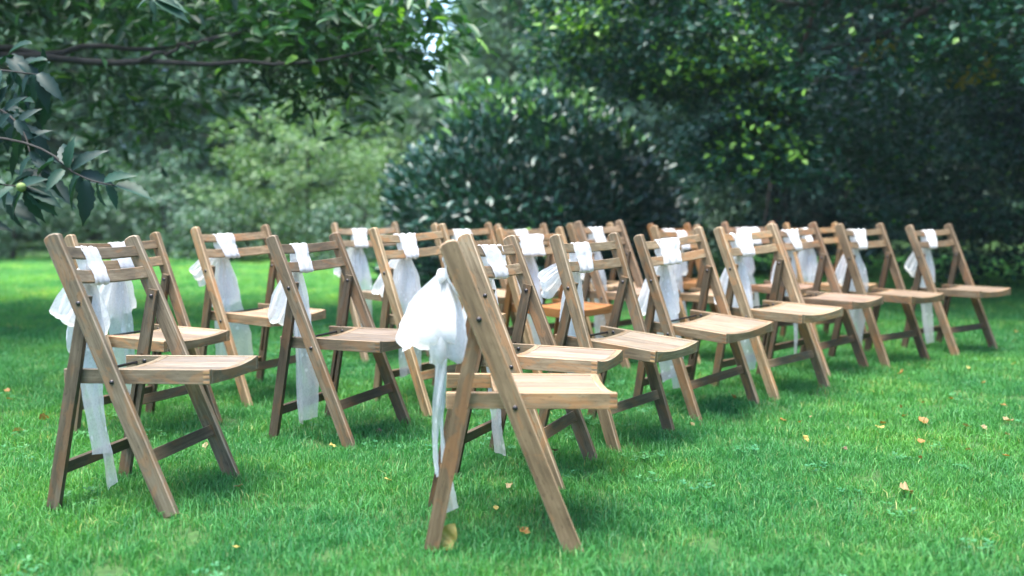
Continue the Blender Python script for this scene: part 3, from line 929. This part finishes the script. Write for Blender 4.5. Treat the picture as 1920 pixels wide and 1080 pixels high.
def chair_meshes(w, rim, seat):
    mats = [w, rim]
    M = {}
    hw = 0.025
    k = -UX / UZ
    M['front_leg'] = prism_mesh("front_leg", [(-(-hw) * -k * 1.0, -hw), (-hw * k * -1.0 * -1.0, hw), (LEN - .008, hw), (LEN - .001, .017), (LEN + .002, 0), (LEN - .001, -.017), (LEN - .008, -hw)], 0.022, mats, 0.003)
    # rear leg with the slot the seat peg slides in
    rl = float(np.linalg.norm(PB - RF)) + 0.022
    xs, ys = [0, 0.26 * rl, 0.66 * rl, rl], [-.019, -.0055, .0055, .019]
    V, F = [], []
    for z in (-.009, .009):
        for x in xs:
            for y in ys:
                V.append((x + (-0.195 * y if x == 0 else 0), y * (0.82 if x == rl else 1), z))
    idx = lambda z, i, j: z * 16 + i * 4 + j
    for i in range(3):
        for j in range(3):
            if i == 1 and j == 1: continue
            F.append([idx(1, i, j), idx(1, i + 1, j), idx(1, i + 1, j + 1), idx(1, i, j + 1)])
            F.append([idx(0, i, j + 1), idx(0, i + 1, j + 1), idx(0, i + 1, j), idx(0, i, j)])
    def wall(a, b): F.append([idx(0, *a), idx(0, *b), idx(1, *b), idx(1, *a)])
    for i in range(3):
        wall((i, 0), (i + 1, 0)); wall((i + 1, 3), (i, 3)); wall((3, i), (3, i + 1)); wall((0, i + 1), (0, i))
    wall((2, 1), (1, 1)); wall((1, 2), (2, 2)); wall((1, 1), (1, 2)); wall((2, 2), (2, 1))
    o = len(V)
    V += [(x, y, -.003) for x, y in ((xs[1], ys[1]), (xs[2], ys[1]), (xs[2], ys[2]), (xs[1], ys[2]))]
    F.append([o, o + 1, o + 2, o + 3])
    V += [(x, y, -.009) for x, y in ((xs[1], ys[1]), (xs[2], ys[1]), (xs[2], ys[2]), (xs[1], ys[2]))]
    F.append([o + 7, o + 6, o + 5, o + 4])
    M['rear_leg'] = mesh_np("rear_leg", V, F, mats)
    M['rear_leg_mirror'] = mesh_np("rear_leg", [(x, y, -z) for x, y, z in V], [f[::-1] for f in F], mats)
    def arc(h, n=10, half=HW - .0225, th=.012, bow=BOW):
        y = np.linspace(-half, half, n + 1)
        b = bow * (1 - (y / half) ** 2)
        o = [(a, c - th / 2) for a, c in zip(y, b)] + [(a, c + th / 2) for a, c in zip(y[::-1], b[::-1])]
        return prism_mesh("back_slat", o, h, mats, 0.0015)
    M['slat_u'], M['slat_l'] = arc(.036), arc(.040)
    def board(name, L, Wd, T, ch=0.0015, mm=mats):
        return prism_mesh(name, rect(-L / 2, L / 2, -Wd / 2, Wd / 2), T, mm, ch)
    M['front_stretcher'] = board("front_stretcher", 2 * (HW - .0225), .038, .013)
    M['rear_stretcher'] = board("rear_stretcher", 2 * (HW - .0430), .038, .013)
    M['side_rail'] = board("side_rail", SFX + .335, .043, .018)
    # front and back rails follow the dish of the seat
    yi = SW - .0185
    yy = np.linspace(-yi, yi, 11)
    dish = lambda y: 0.013 * (1 - (y / yi) ** 2)
    o = [(y, -.043 - .35 * dish(y)) for y in yy] + [(y, -dish(y) - .0005) for y in yy[::-1]]
    M['front_rail'] = prism_mesh("front_rail", o, .020, mats, 0.002)
    o = [(y, -.026 - .6 * dish(y)) for y in yy] + [(y, -dish(y) + .001) for y in yy[::-1]]
    M['rear_rail'] = prism_mesh("rear_rail", o, .020, mats, 0.002)
    nb = 4
    bw = (2 * yi - .001) / nb
    M['seat_board'] = prism_mesh("seat_board", rect(-.139, .139, -bw / 2 + .0014, bw / 2 - .0014), .008, [seat, rim], 0.0012)
    V, F, mi = [], [], []
    for q in range(3):                      # finger joint: three end-grain tenons showing through the side rail
        v, f, m_ = prism(rect(SFX - .0195, SFX + .0005, -.0405 + q * .0145, -.0405 + q * .0145 + .0072), .0012, 0.0003)
        F += [[i + len(V) for i in a] for a in f]; V += v.tolist()
    M['finger_joint'] = mesh_np("finger_joint", V, F, W_END)
    V, F = [], []
    for i in range(4):
        th = math.pi / 2 * i / 3
        for s in range(10):
            a = 2 * math.pi * s / 10
            V.append((.0078 * math.cos(th) * math.cos(a), .0078 * math.cos(th) * math.sin(a), .0045 * math.sin(th) if i else -.003))
    for i in range(3):
        for s in range(10):
            F.append([i * 10 + s, i * 10 + (s + 1) % 10, (i + 1) * 10 + (s + 1) % 10, (i + 1) * 10 + s])
    M['bolt'] = mesh_np("bolt", V, F, M_BOLT, smooth=True)
    v, f = tube([(0, -HW + .026, 0), (0, HW - .026, 0)], [.0045, .0045], 10)
    M['seat_peg'] = mesh_np("seat_peg", v, f, M_BOLT, smooth=True)
    return M

def make_chair(M):
    root = empty("folding_chair")
    add = lambda name, key, mat: link(name, M[key], root, mat)
    X3 = Vector((1, 0, 0)); Y3 = Vector((0, 1, 0)); Z3 = Vector((0, 0, 1))
    rdir = Vector((PB[0] - RF[0], 0, PB[1] - RF[1])).normalized()
    rn = Vector((rdir.z, 0, -rdir.x))
    for s in (-1, 1):
        add("front_leg", 'front_leg', frame((0, s * (HW - .011), 0), U3, N3))
        add("rear_leg", 'rear_leg' if s < 0 else 'rear_leg_mirror', frame((RF[0], s * (HW - .022 - .0015 - .009), 0), rdir, rn))
        add("side_rail", 'side_rail', frame(((SFX - .335) / 2, s * (SW - .009), SZ - .0215), X3, Z3))
        for p in (PB, PS):
            add("bolt", 'bolt', frame((p[0], s * HW, p[1]), X3, Z3 if s < 0 else -Z3))
        add("bolt", 'bolt', frame((PB[0], s * (HW - .0415), PB[1]), X3, -Z3 if s < 0 else Z3))
        add("bolt", 'bolt', frame((-.27, s * (SW - .018), SZ - .018), X3, -Z3 if s < 0 else Z3))
    for q, key in ((SLAT_U, 'slat_u'), (SLAT_L, 'slat_l')):
        c = U3 * q
        add("back_slat", key, frame((c.x, 0, c.z), Y3, -N3))
    c = U3 * (0.195 * LEN)
    add("front_stretcher", 'front_stretcher', frame((c.x, 0, c.z), Y3, U3))
    c = Vector((RF[0], 0, 0)) + rdir * .118
    add("rear_stretcher", 'rear_stretcher', frame((c.x, 0, c.z), Y3, rdir))
    frm = frame((SFX - .010, 0, SZ), Y3, Z3)
    fr = add("front_rail", 'front_rail', frm)
    for s in (-1, 1):
        link("finger_joint", M['finger_joint'], fr, frm.inverted() @ frame((0, s * (SW + .0002), SZ), X3, Z3))
    add("rear_rail", 'rear_rail', frame((-.196, 0, SZ), Y3, Z3))
    yi = SW - .0185
    bw = (2 * yi - .001) / 4
    for i in range(4):
        y = -yi + bw * (i + .5)
        z = SZ - .0055 - 0.012 * (1 - (y / yi) ** 2)
        sl = 0.024 * y / yi ** 2
        add("seat_board", 'seat_board', frame(((-.186 + SFX - .020) / 2, y, z), X3, Vector((0, 1, sl))))
    add("seat_peg", 'seat_peg', frame((-.298, 0, SZ - .022), X3, Y3))
    return root

def copy_tree(o, parent=None):
    c = o.copy(); col.objects.link(c)
    if parent is not None:
        c.parent = parent
    for ch in o.children:
        copy_tree(ch, c)
    return c

CH_LABEL = {
1: "worn folding chair nearest the low chestnut twig, two ribbon tails hanging inside its legs",
2: "folding chair directly behind the worn one by the chestnut twig, its slats mostly hidden",
3: "light brown folding chair standing clear against the bright lawn, bow bulging past one leg",
4: "brown folding chair standing by itself in front of the pale sandy one",
5: "folding chair at the back between the clear one on the lawn and the pale one",
6: "pale sandy folding chair partly hidden by the big white bow",
7: "big folding chair seen side on, orange-streaked, a large white bow behind its back",
8: "folding chair hard behind the side-on chair, its seat level above that one's seat",
9: "folding chair in the front row, second from the side-on chair",
10: "front-row folding chair, third from the side-on chair, with a wide curtain-like sash",
11: "folding chair in the front row, fourth from the side-on chair, gathered sash down its back",
12: "front-row folding chair, fifth from the side-on chair, near leg hidden behind another",
13: "folding chair in the front row, last but one before the dark trees",
14: "folding chair at the dark end of the front row, seat pointing at the black shade",
15: "folding chair in the rear row whose top shows just behind the pale sandy chair",
16: "folding chair in the rear row showing only its top slat above the orange-seated chair",
17: "folding chair with a varnished orange seat behind the front row",
18: "pinkish brown folding chair in the middle row below the laurel, next after the orange-seated one",
19: "folding chair in the rear row, one leg top showing beside the pinkish chair",
20: "orange-brown folding chair in the rear row, top slat above the curtain-like sash",
21: "folding chair in the middle row just behind the curtain-like sash",
22: "reddish folding chair in the middle row behind the gathered sash",
23: "middle-row folding chair with a tan slat, last of its row before the dark trees"}
TINT = {1: (.90, .92, .92), 2: (1.08, 1.0, .90), 3: (1.25, 1.12, .98), 4: (.74, .72, .70), 5: (1.05, 1.0, .95), 6: (1.3, 1.22, 1.06), 7: (1.22, 1.08, .92), 8: (1.12, 1.08, 1.02),
        9: (.92, .92, .87), 10: (1.05, .98, .90), 11: (1.15, 1.1, 1.0), 12: (.98, .88, .84), 13: (.86, .79, .70), 14: (.80, .74, .68), 15: (1.15, 1.02, .86), 16: (1.05, .95, .86),
        17: (1.2, 1.05, .85), 18: (1.15, 1.03, .98), 19: (1.15, 1.02, .84), 20: (1.0, 1.0, 1.0), 21: (1.15, 1.02, .85), 22: (.95, .78, .72), 23: (1.15, .98, .76)}
CG = "wooden folding chairs set out in rows on the lawn"
M_OLD = chair_meshes(W_OLD, W_RIM, W_SEAT)
M_VARN = chair_meshes(W_VARN, W_VARN, W_VARN)
proto = make_chair(M_OLD)
first = True
CHAIRS = {}
for k in POSE:
    if first:
        o = proto; first = False
    else:
        o = copy_tree(proto)
    if k in (17, 20):
        swap = {M_OLD[q]: M_VARN[q] for q in M_OLD if q not in ('bolt', 'seat_peg')}
        if k == 17:
            swap = {M_OLD[q]: M_VARN[q] for q in ('side_rail', 'front_rail', 'rear_rail', 'seat_board', 'rear_leg', 'rear_leg_mirror')}
        for ch in o.children:
            if ch.data in swap: ch.data = swap[ch.data]
    o.matrix_world = pose_matrix(k)
    tag(o, CH_LABEL[k], "folding chair", CG)
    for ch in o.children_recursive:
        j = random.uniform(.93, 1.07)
        dk = {'rear_leg': .55, 'rear_stretcher': .55, 'front_stretcher': .62}.get(ch.name.split('.')[0], 1.0) ** (.5 if k in (7, 6) else 1)     # rear legs are of darker wood; stretchers are toned down too
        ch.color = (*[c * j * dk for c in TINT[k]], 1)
    CHAIRS[k] = o

# ---------------------------------------------------------------- the lace sashes
def strip(P, W, wid, nv, nu=9, fold=0.0, nf=2.0, ph=0.0, closed=False, seed=0, weave=0.8, fringe=None, grow=False):
    """a ribbon along the path P; W gives the direction across it"""
    r = np.random.default_rng(seed)
    P = catmull(P, nv); W = catmull(W, nv); wid = catmull(np.c_[wid, wid], nv)[:, 0]
    T = np.gradient(P, axis=0); T /= np.linalg.norm(T, axis=1)[:, None] + 1e-9
    W = W - (W * T).sum(1)[:, None] * T
    W /= np.linalg.norm(W, axis=1)[:, None] + 1e-9
    Nn = np.cross(T, W)
    u = np.linspace(-.5, .5, nu)
    s = np.linspace(0, 1, nv)
    ph2 = ph + 1.5 * np.sin(s * 5 + seed)
    amp = fold * (np.sin(np.pi * np.clip(s, 0, 1)) * .6 + .6 if grow else 1.0) * np.ones(nv)
    off = amp[:, None] * (np.sin(2 * np.pi * nf * (u[None, :] + .5) + ph2[:, None]) + 0.4 * np.sin(2 * np.pi * nf * 2.3 * (u[None, :] + .5) + 2 * ph2[:, None]))
    off += r.normal(0, 0.0008, off.shape)
    edge = 1 + 0.05 * np.sin(s * 17 + seed) + 0.03 * np.sin(s * 41 + seed * 2)
    V = P[:, None, :] + (u[None, :] * (wid * edge)[:, None])[..., None] * W[:, None, :] + off[..., None] * Nn[:, None, :]
    if fringe is not None:                      # slanting end
        V[-1] += (u * fringe)[:, None] * T[-1][None, :]
    ln = np.concatenate([[0], np.cumsum(np.linalg.norm(np.diff(P, axis=0), axis=1))])
    UV = np.stack(np.broadcast_arrays(u[None, :] * 0.12 + seed * .37, ln[:, None]), -1)
    F = []
    for i in range(nv - 1):
        for j in range(nu - 1):
            F.append([i * nu + j, i * nu + j + 1, (i + 1) * nu + j + 1, (i + 1) * nu + j])
    return V.reshape(-1, 3), np.array(F), UV.reshape(-1, 2), weave

def cloth_obj(name, data, parent):
    V, F, UV, weave = data
    me = mesh_np(name, V, F, M_LACE, smooth=True, tint=np.full(len(V), weave))
    uvl = me.uv_layers.new(name="UVMap")
    vi = np.empty(len(me.loops), dtype=np.int32); me.loops.foreach_get('vertex_index', vi)
    uvl.data.foreach_set('uv', UV[vi].astype(np.float32).ravel())
    return link(name, me, parent)

def pt(s, t, y):
    """point at distance s up the front leg, t in front of its middle line, y across"""
    p = U3 * s + N3 * t
    return np.array([p.x, y, p.z])

def make_sash(k, y0=0.0, width=0.1, gather=0.8, petals=(), tails=(), seed=1, folds=2.0, droop=.6):
    root = empty("chair_sash")
    r = np.random.default_rng(seed)
    sk = r.uniform(-.006, .006)
    bw = lambda y: -BOW * (1 - (y / .2) ** 2)
    su, sl = SLAT_U, SLAT_L
    path, wv = [], []
    for s, t in ((su - .012, -.012), (su + .012, -.011), (su + .0215, -.004), (su + .0205, .006), (su + .008, .0105), (su - .014, .0115), ((su + sl) / 2, .010), (sl + .016, .0115), (sl - .012, .0115),
                 (sl - .0235, .006), (sl - .0235, -.006), (sl - .012, -.013), (sl + .01, -.016), ((su + sl) / 2, -.02), (su - .012, -.015)):
        y = y0 + sk * (s - (su + sl) / 2) / (su - sl) * 2
        path.append(pt(s, t + bw(y), y)); wv.append((0.0, 1.0, 0.0))
    gl = lambda i: 1 + (gather - 1) * min(1, max(0, (i - 3) / 5)) if i < 11 else gather + (1 - gather) * (i - 10) / 5
    n = len(path)
    wd = [width * gl(i) * (1 + .05 * math.sin(i * .9 + seed)) for i in range(n)]
    cloth_obj("band", strip(path, wv, wd, 46, 15, fold=.0012 + .006 * (1 - gather), nf=folds + 3 * (1 - gather), ph=seed, seed=seed, weave=.9), root)
    yk = y0
    K = pt(sl + (.030 if k != 7 else .045), -.034 + bw(yk), yk)
    # knot: a small pinched roll
    V, F = [], []
    for i in range(9):
        for j in range(12):
            th, phn = math.pi * i / 8, 2 * math.pi * j / 12
            rr = 1 + .16 * math.sin(phn * 3 + seed) + .1 * math.sin(th * 5 + phn * 2)
            V.append(K + np.array([.017 * rr * math.sin(th) * math.cos(phn), .024 * rr * math.sin(th) * math.sin(phn), .020 * rr * math.cos(th)]))
    for i in range(8):
        for j in range(12):
            F.append([i * 12 + j, i * 12 + (j + 1) % 12, (i + 1) * 12 + (j + 1) % 12, (i + 1) * 12 + j])
    V = np.array(V)
    cloth_obj("knot", (V, np.array(F), V[:, 1:] * 1.0, .9), root)
    for i, (ey, ez, ex, L, Wd, wdir) in enumerate(petals):
        e = np.array([ex, ey, ez], float); e /= np.linalg.norm(e)
        back = np.array([-1.0, 0, 0.12]) if wdir is None else np.array([0.0, 1.0, 0.0])
        W = np.cross(e, back) if wdir is None else np.array(wdir, float)
        P, WW, WI = [], [], []
        for q in np.linspace(0, 1, 9):
            rr = math.sin(math.pi * q) ** 0.8 * L
            th = (0.030 if wdir is None else 0.05) * math.sin(2 * math.pi * q)
            g = np.array([0, 0, -.35 * L * (rr / L) ** 2]) * (droop if wdir is None else .3)
            P.append(K + e * rr + back * (-th * .6 + .012 * (1 if q > .5 else 0)) + g)
            WW.append(W)
            WI.append(.03 + (Wd - .03) * math.sin(math.pi * min(max(q, 0), 1)) ** (.6 if wdir is None else .22))
        cloth_obj("bow_loop", strip(P, WW, WI, 28, 15, fold=.0050 if wdir is None else .0065, nf=2.2, ph=seed + i * 2, seed=seed * 3 + i, weave=.80, grow=True), root)
    for i, (dy, z1, Wd, dx, tw) in enumerate(tails):
        z0 = K[2]
        P, WW, WI = [], [], []
        for q in np.linspace(0, 1, 8):
            z = z0 + (z1 - z0) * q
            x = K[0] + dx * q + .012 * math.sin(q * 5 + seed + i)
            P.append((x - .006 * i, K[1] + dy * q ** .7 + .010 * math.sin(q * 6 + seed * 1.3 + i * 2), z))
            a = tw * math.sin(q * 3 + i) + .15 * math.sin(q * 5 + seed)
            WW.append((math.sin(a), math.cos(a), 0))
            WI.append(.024 + (Wd - .024) * min(1, q * 3.2) ** .7)
        cloth_obj("tail", strip(P, WW, WI, 34, 9, fold=.0042, nf=1.5, ph=seed + i, seed=seed * 5 + i, weave=.62, fringe=r.uniform(-.025, .025)), root)
    root.matrix_world = pose_matrix(k)
    return root

# chair: (band offset, width at the top, how far it is gathered below, bow loops (y, z, x, length, width, across), tails (sideways, end height, width, forward, twist), label)
SASH = {
1: (-.042, .10, .8, [(-.45, -.85, -.12, .14, .11, None), (.36, -.92, -.08, .19, .14, None), (.02, -1, .02, .20, .15, None)], [(-.015, .13, .10, .045, .1), (.03, .02, .085, .05, .1)], "lace sash crossing both slats of the worn chair by the chestnut twig"),
2: (.03, .11, .9, [(-0.275, -.85, -.2, .19, .14, None), (0.22, -.9, -.2, .2, .14, None)], [(-.03, .12, .07, .03, .4), (.02, .25, .06, .03, .4)], "lace sash behind the worn chair's slats, on the chair behind it"),
3: (-.044, .115, .8, [(-.72, -.6, -.25, .165, .10, None), (.15, -1, -.1, .23, .16, None)], [(.06, .08, .12, .05, .3), (-.03, .13, .08, .02, .5)], "lace sash with a bow bulging past the leg of the chair against the bright lawn"),
4: (-.050, .095, .95, [(-0.248, -.9, -.2, .21, .13, None), (0.165, -.95, -.1, .22, .13, None)], [(.0, .06, .10, .05, .2), (-.05, .05, .03, .05, .4)], "lace sash on the brown chair with open grass round it"),
5: (-.05, .10, .9, [(-0.33, -.75, -.2, .2, .12, None), (0.11, -.95, -.1, .2, .14, None)], [(.03, .06, .11, .04, .3), (-.03, .2, .07, .03, .4)], "lace sash on the rear chair between the clear one and the pale one"),
6: (-.02, .12, .7, [(-0.33, -.75, -.25, .2, .13, None), (0.231, -.9, -.1, .21, .16, None)], [(-.02, .10, .09, .03, .3), (.05, .07, .08, .04, .5)], "lace sash on the pale sandy chair, a loop each side of its tail"),
7: (-.02, .09, .8, [(-.32, -1, -.26, .175, .155, (1, .15, .05)), (.25, -1, -.20, .19, .15, (1, -.2, .1)), (-.1, -1, .14, .21, .12, (1, .5, 0))], [(-.07, .17, .028, .00, 1.4), (-.05, .07, .042, .035, 1.2)], "large bright bow hanging behind the side-on chair with long thin tails"),
8: (.02, .22, .72, [(0.275, -.85, -.1, .21, .17, None), (-0.11, -.95, -.2, .2, .14, None)], [(-.02, .04, .08, .07, .3), (.03, .14, .07, .05, .5)], "crumpled lace sash on the chair right behind the side-on chair"),
9: (-.042, .12, .9, [(-.9, -.45, -.3, .165, .10, None), (.15, -1, -.1, .22, .12, None)], [(.02, .09, .11, .05, .2), (-.05, .04, .09, .05, .5)], "lace sash with a loop poking past the leg, second chair from the side-on one"),
10: (-.022, .155, .8, [(-0.231, -.95, -.2, .24, .16, None), (0.121, -.97, -.1, .25, .20, None)], [(-.02, .12, .11, .05, .3), (.03, .06, .09, .06, .4)], "wide lace sash hanging like a curtain down a front-row chair"),
11: (-.032, .18, .55, [(-0.193, -.95, -.2, .25, .13, None), (0.083, -.98, -.1, .28, .18, None)], [(.0, .07, .11, .06, .3), (.03, .2, .09, .04, .4)], "gathered lace sash, on the fourth front-row chair from the side-on one"),
12: (-.02, .17, .5, [(0.11, -.97, -.1, .26, .17, None), (-0.11, -.98, -.2, .2, .12, None)], [(.02, .06, .04, .05, .3), (.06, .13, .03, .05, .4)], "pinched lace sash with thin tails, on the fifth front-row chair from the side-on one"),
13: (-.02, .18, .5, [(-0.248, -.9, -.2, .22, .13, None), (0.165, -.95, -.1, .23, .15, None)], [(.02, .04, .12, .05, .3), (-.04, .08, .08, .05, .4)], "lace sash on the front-row chair last but one before the dark trees"),
14: (-.01, .15, .55, [(-.55, -.85, -.2, .19, .11, None), (.3, -.96, -.1, .25, .14, None)], [(.0, .04, .10, .05, .3), (-.05, .05, .07, .05, .4)], "lace sash standing out white against the shade at the front row's dark end"),
15: (-.005, .14, .9, [(-0.275, -.85, -.1, .18, .12, None), (0.275, -.85, -.1, .18, .12, None)], [(.0, .2, .09, .04, .3)], "folded white band on the rear chair just behind the pale sandy one"),
16: (.0, .115, .9, [(0.275, -.85, -.1, .18, .12, None)], [(.0, .2, .08, .04, .3)], "short white band on the rear chair above the orange-seated one"),
17: (-.005, .17, .9, [(0.11, -.95, -.1, .2, .16, None), (-0.165, -.9, -.1, .2, .14, None)], [(.0, .06, .11, .06, .3), (.05, .09, .07, .04, .3)], "flat lace sash on the orange-seated chair"),
18: (-.03, .14, .8, [(-0.33, -.8, -.1, .2, .13, None), (0.22, -.9, -.1, .2, .14, None)], [(.03, .1, .09, .04, .3)], "lace sash on the pinkish brown chair below the laurel"),
19: (.03, .1, .8, [(0.275, -.85, -.1, .18, .12, None)], [(.0, .2, .08, .04, .3)], "lace sash in the rear row, hidden behind the pinkish chair's sash"),
20: (.0, .15, .8, [(0.275, -.85, -.1, .18, .12, None)], [(.0, .15, .08, .04, .3)], "lace band on the orange-brown rear chair over the curtain-like sash"),
21: (.05, .12, .8, [(0.275, -.85, -.1, .18, .12, None)], [(.0, .15, .08, .04, .3)], "lace sash in the middle row just behind the curtain-like sash"),
22: (-.01, .2, .95, [(0.165, -.95, -.1, .2, .14, None)], [(.05, .15, .08, .04, .3)], "broad white band on the reddish chair behind the gathered sash"),
23: (-.01, .14, .7, [(-0.22, -.9, -.1, .22, .14, None), (0.22, -.9, -.1, .22, .14, None)], [(.0, .1, .1, .04, .3), (.05, .2, .07, .04, .3)], "lace sash on the middle-row chair with a tan slat")}
SG = "white lace sashes tied round the chair backs"
for k, (y0, wd, ga, pet, tl, lab) in SASH.items():
    tag(make_sash(k, y0, wd, ga, pet, tl, seed=k), lab, "sash", SG)

# ---------------------------------------------------------------- fallen leaves
def fallen_leaf_mesh(seed, colr):
    r = np.random.default_rng(seed)
    n = 9
    V, F = [(0, 0, 0)], []
    curl, cup = r.uniform(-.5, .9), r.uniform(.2, .9)
    rows = []
    for i in range(1, n):
        t = i / n
        w = .42 * math.sin(math.pi * t ** .8) ** .75 * r.uniform(.85, 1.1)
        z = curl * (t - .5) ** 2 + .05 * r.normal()
        o = len(V)
        V += [(t, -w, z + cup * w * w * 1.6 + r.normal(0, .02)), (t, 0, z), (t, w, z + cup * w * w * 1.6 + r.normal(0, .02))]
        rows.append(o)
    V.append((1.05, 0, curl * .27)); tip = len(V) - 1
    F += [[0, rows[0], rows[0] + 1], [0, rows[0] + 1, rows[0] + 2]]
    for a, b in zip(rows[:-1], rows[1:]):
        F += [[a, b, b + 1], [a, b + 1, a + 1], [a + 1, b + 1, b + 2], [a + 1, b + 2, a + 2]]
    o = rows[-1]
    F += [[o, tip, o + 1], [o + 1, tip, o + 2]]
    s = len(V)
    V += [(-.28, -.012, .06), (-.28, .012, .06), (.02, .016, .0), (.02, -.016, .0)]
    F += [[s, s + 1, s + 2], [s, s + 2, s + 3]]
    V = np.array(V); V[:, 0] -= .5
    return mesh_np("fallen_leaf", V, np.array(F), colr, smooth=True, tint=np.clip(r.normal(.5, .3, len(V)), 0, 1))
FM = {'y': leaf_mat("yellow_fallen_leaf", (0.30, 0.22, 0.04), (0.42, 0.34, 0.10), rough=.6, trans=.25),
      'o': leaf_mat("orange_fallen_leaf", (0.24, 0.10, 0.025), (0.36, 0.19, 0.05), rough=.6, trans=.25),
      'p': leaf_mat("pale_fallen_leaf", (0.22, 0.15, 0.07), (0.31, 0.24, 0.12), rough=.6, trans=.2),
      'b': leaf_mat("brown_fallen_leaf", (0.06, 0.03, 0.016), (0.14, 0.075, 0.04), rough=.6, trans=.15)}
LV = {c: [fallen_leaf_mesh(i * 7 + ord(c), FM[c]) for i in range(3)] for c in FM}
FL = [  # photo position, length in metres, colour, label
    (1700, 932, .062, 'p', "large pale yellow leaf curled on the open grass, alone in front of the others"),
    (1510, 834, .045, 'y', "yellow leaf standing on edge in the grass, nearest the front row's feet"),
    (1650, 812, .050, 'y', "yellow leaf lying flat in the middle of the scattered leaves"),
    (1727, 838, .046, 'o', "orange rounded leaf among the scattered leaves, just behind the large pale one"),
    (1730, 800, .052, 'o', "narrow tan leaf pointing sideways among the scattered leaves"),
    (1890, 798, .055, 'p', "pale tan leaf farthest out toward the shaded edge of the lawn"),
    (1468, 797, .045, 'o', "orange leaf just beyond the yellow leaf standing on edge"), (1500, 802, .03, 'o', "tiny orange leaf right behind the yellow leaf standing on edge"), (1298, 806, .035, 'p', "small pale leaf at the foot of a front-row chair leg"),
    (1655, 803, .04, 'o', "orange leaf touching the flat yellow leaf from behind"), (1810, 809, .04, 'p', "pale leaf midway between the narrow tan leaf and the farthest-out tan leaf"), (1845, 813, .04, 'p', "pale leaf just short of the farthest-out tan leaf"), (1888, 825, .03, 'p', "small pale leaf right in front of the farthest-out tan leaf"), (1885, 867, .035, 'o', "orange leaf nearest the picture's edge, level with the large pale leaf"),
    (1583, 853, .035, 'b', "brown leaf between the standing yellow leaf and the large pale leaf"), (1687, 772, .035, 'o', "orange leaf behind the flat yellow leaf, midway to the chairs"), (1783, 757, .035, 'o', "orange leaf alone behind the narrow tan leaf, toward the last front-row chair"), (1880, 769, .04, 'o', "orange leaf right behind the farthest-out tan leaf"), (1660, 768, .03, 'b', "small brown leaf beside the orange one behind the flat yellow leaf"),
    (1695, 790, .03, 'o', "tiny orange leaf between the flat yellow leaf and the narrow tan leaf"), (1730, 764, .025, 'o', "tiny orange leaf straight behind the narrow tan leaf"), (1520, 791, .02, 'p', "tiny pale leaf straight behind the yellow leaf standing on edge"), (1375, 754, .045, 'o', "orange leaf close to the front feet of the curtain-sash chair"), (1815, 855, .035, 'p', "pale leaf behind the large pale leaf, toward the shaded edge"),
    (1640, 652, .05, 'y', "bright yellow leaf in the gap under the front row's far seats"), (1690, 707, .05, 'o', "orange leaf by a foot of the last-but-one front-row chair"), (1815, 697, .04, 'y', "yellow leaf at a front foot of the last front-row chair"), (1905, 627, .05, 'o', "orange leaf in the dark grass beyond the last front-row seat"),
    (1845, 726, .035, 'o', "small orange leaf in front of the last front-row chair's feet"), (1900, 690, .04, 'y', "yellow leaf at the shaded edge beyond the last front-row chair"), (1168, 895, .02, 'o', "tiny orange leaf on the bare grass beyond the side-on chair's front foot"), (1725, 870, .022, 'o', "tiny orange leaf between the orange rounded leaf and the large pale leaf"),
    (984, 1012, .045, 'o', "orange leaf with a thin stalk under the side-on chair"), (930, 967, .026, 'y', "tiny yellow leaf between the feet of the side-on chair"),
    (836, 1030, .085, 'y', "brown and yellow leaf leaning on the side-on chair's rear foot"), (728, 913, .04, 'y', "yellow leaf on the grass between the worn chair and the side-on chair"),
    (443, 1042, .032, 'y', "yellow leaf in the near grass below the worn chair"), (448, 926, .04, 'p', "pale leaf beside the far front foot of the worn chair"),
    (710, 818, .04, 'b', "dark brown curled leaf under the brown chair"), (1040, 858, .04, 'b', "dark brown leaf under the chair behind the side-on chair"),
    (82, 795, .055, 'o', "orange leaf beside the rear foot of the worn chair, toward the chestnut"), (35, 818, .05, 'p', "pale leaf out beyond the worn chair, nearest to it"), (18, 757, .045, 'o', "orange leaf in the shade under the chestnut, front one of two"), (14, 742, .045, 'o', "orange leaf in the shade under the chestnut, rear one of two"),
    (386, 846, .04, 'p', "pale leaf between the legs of the worn chair"), (955, 924, .04, 'p', "pale leaf in the grass under the side-on chair's seat"), (624, 848, .04, 'y', "yellow leaf beside a front foot of the brown chair standing by itself")]
for i, (px, py, s, c, lab) in enumerate(FL):
    p = on_ground(px, py)
    o = link("fallen_leaf", LV[c][i % 3])
    o.location = (p[0], p[1], ground_z(p[0], p[1]) + (.024 if px != 836 else .035))
    o.rotation_euler = (rng.normal(.3, .35), rng.normal(0, .35), rng.uniform(0, 6.28))
    if px == 836: o.rotation_euler = (1.2, -.9, .5)
    o.scale = (s * (.72 if s < .05 else .88),) * 3
    if lab is None:
        lab = {'o': "small orange leaf among many scattered over the lawn", 'p': "small pale leaf among many scattered over the lawn",
               'y': "small yellow leaf among many scattered over the lawn", 'b': "small brown leaf among many scattered over the lawn"}[c]
    tag(o, lab, "leaf", "fallen leaves scattered on the lawn")
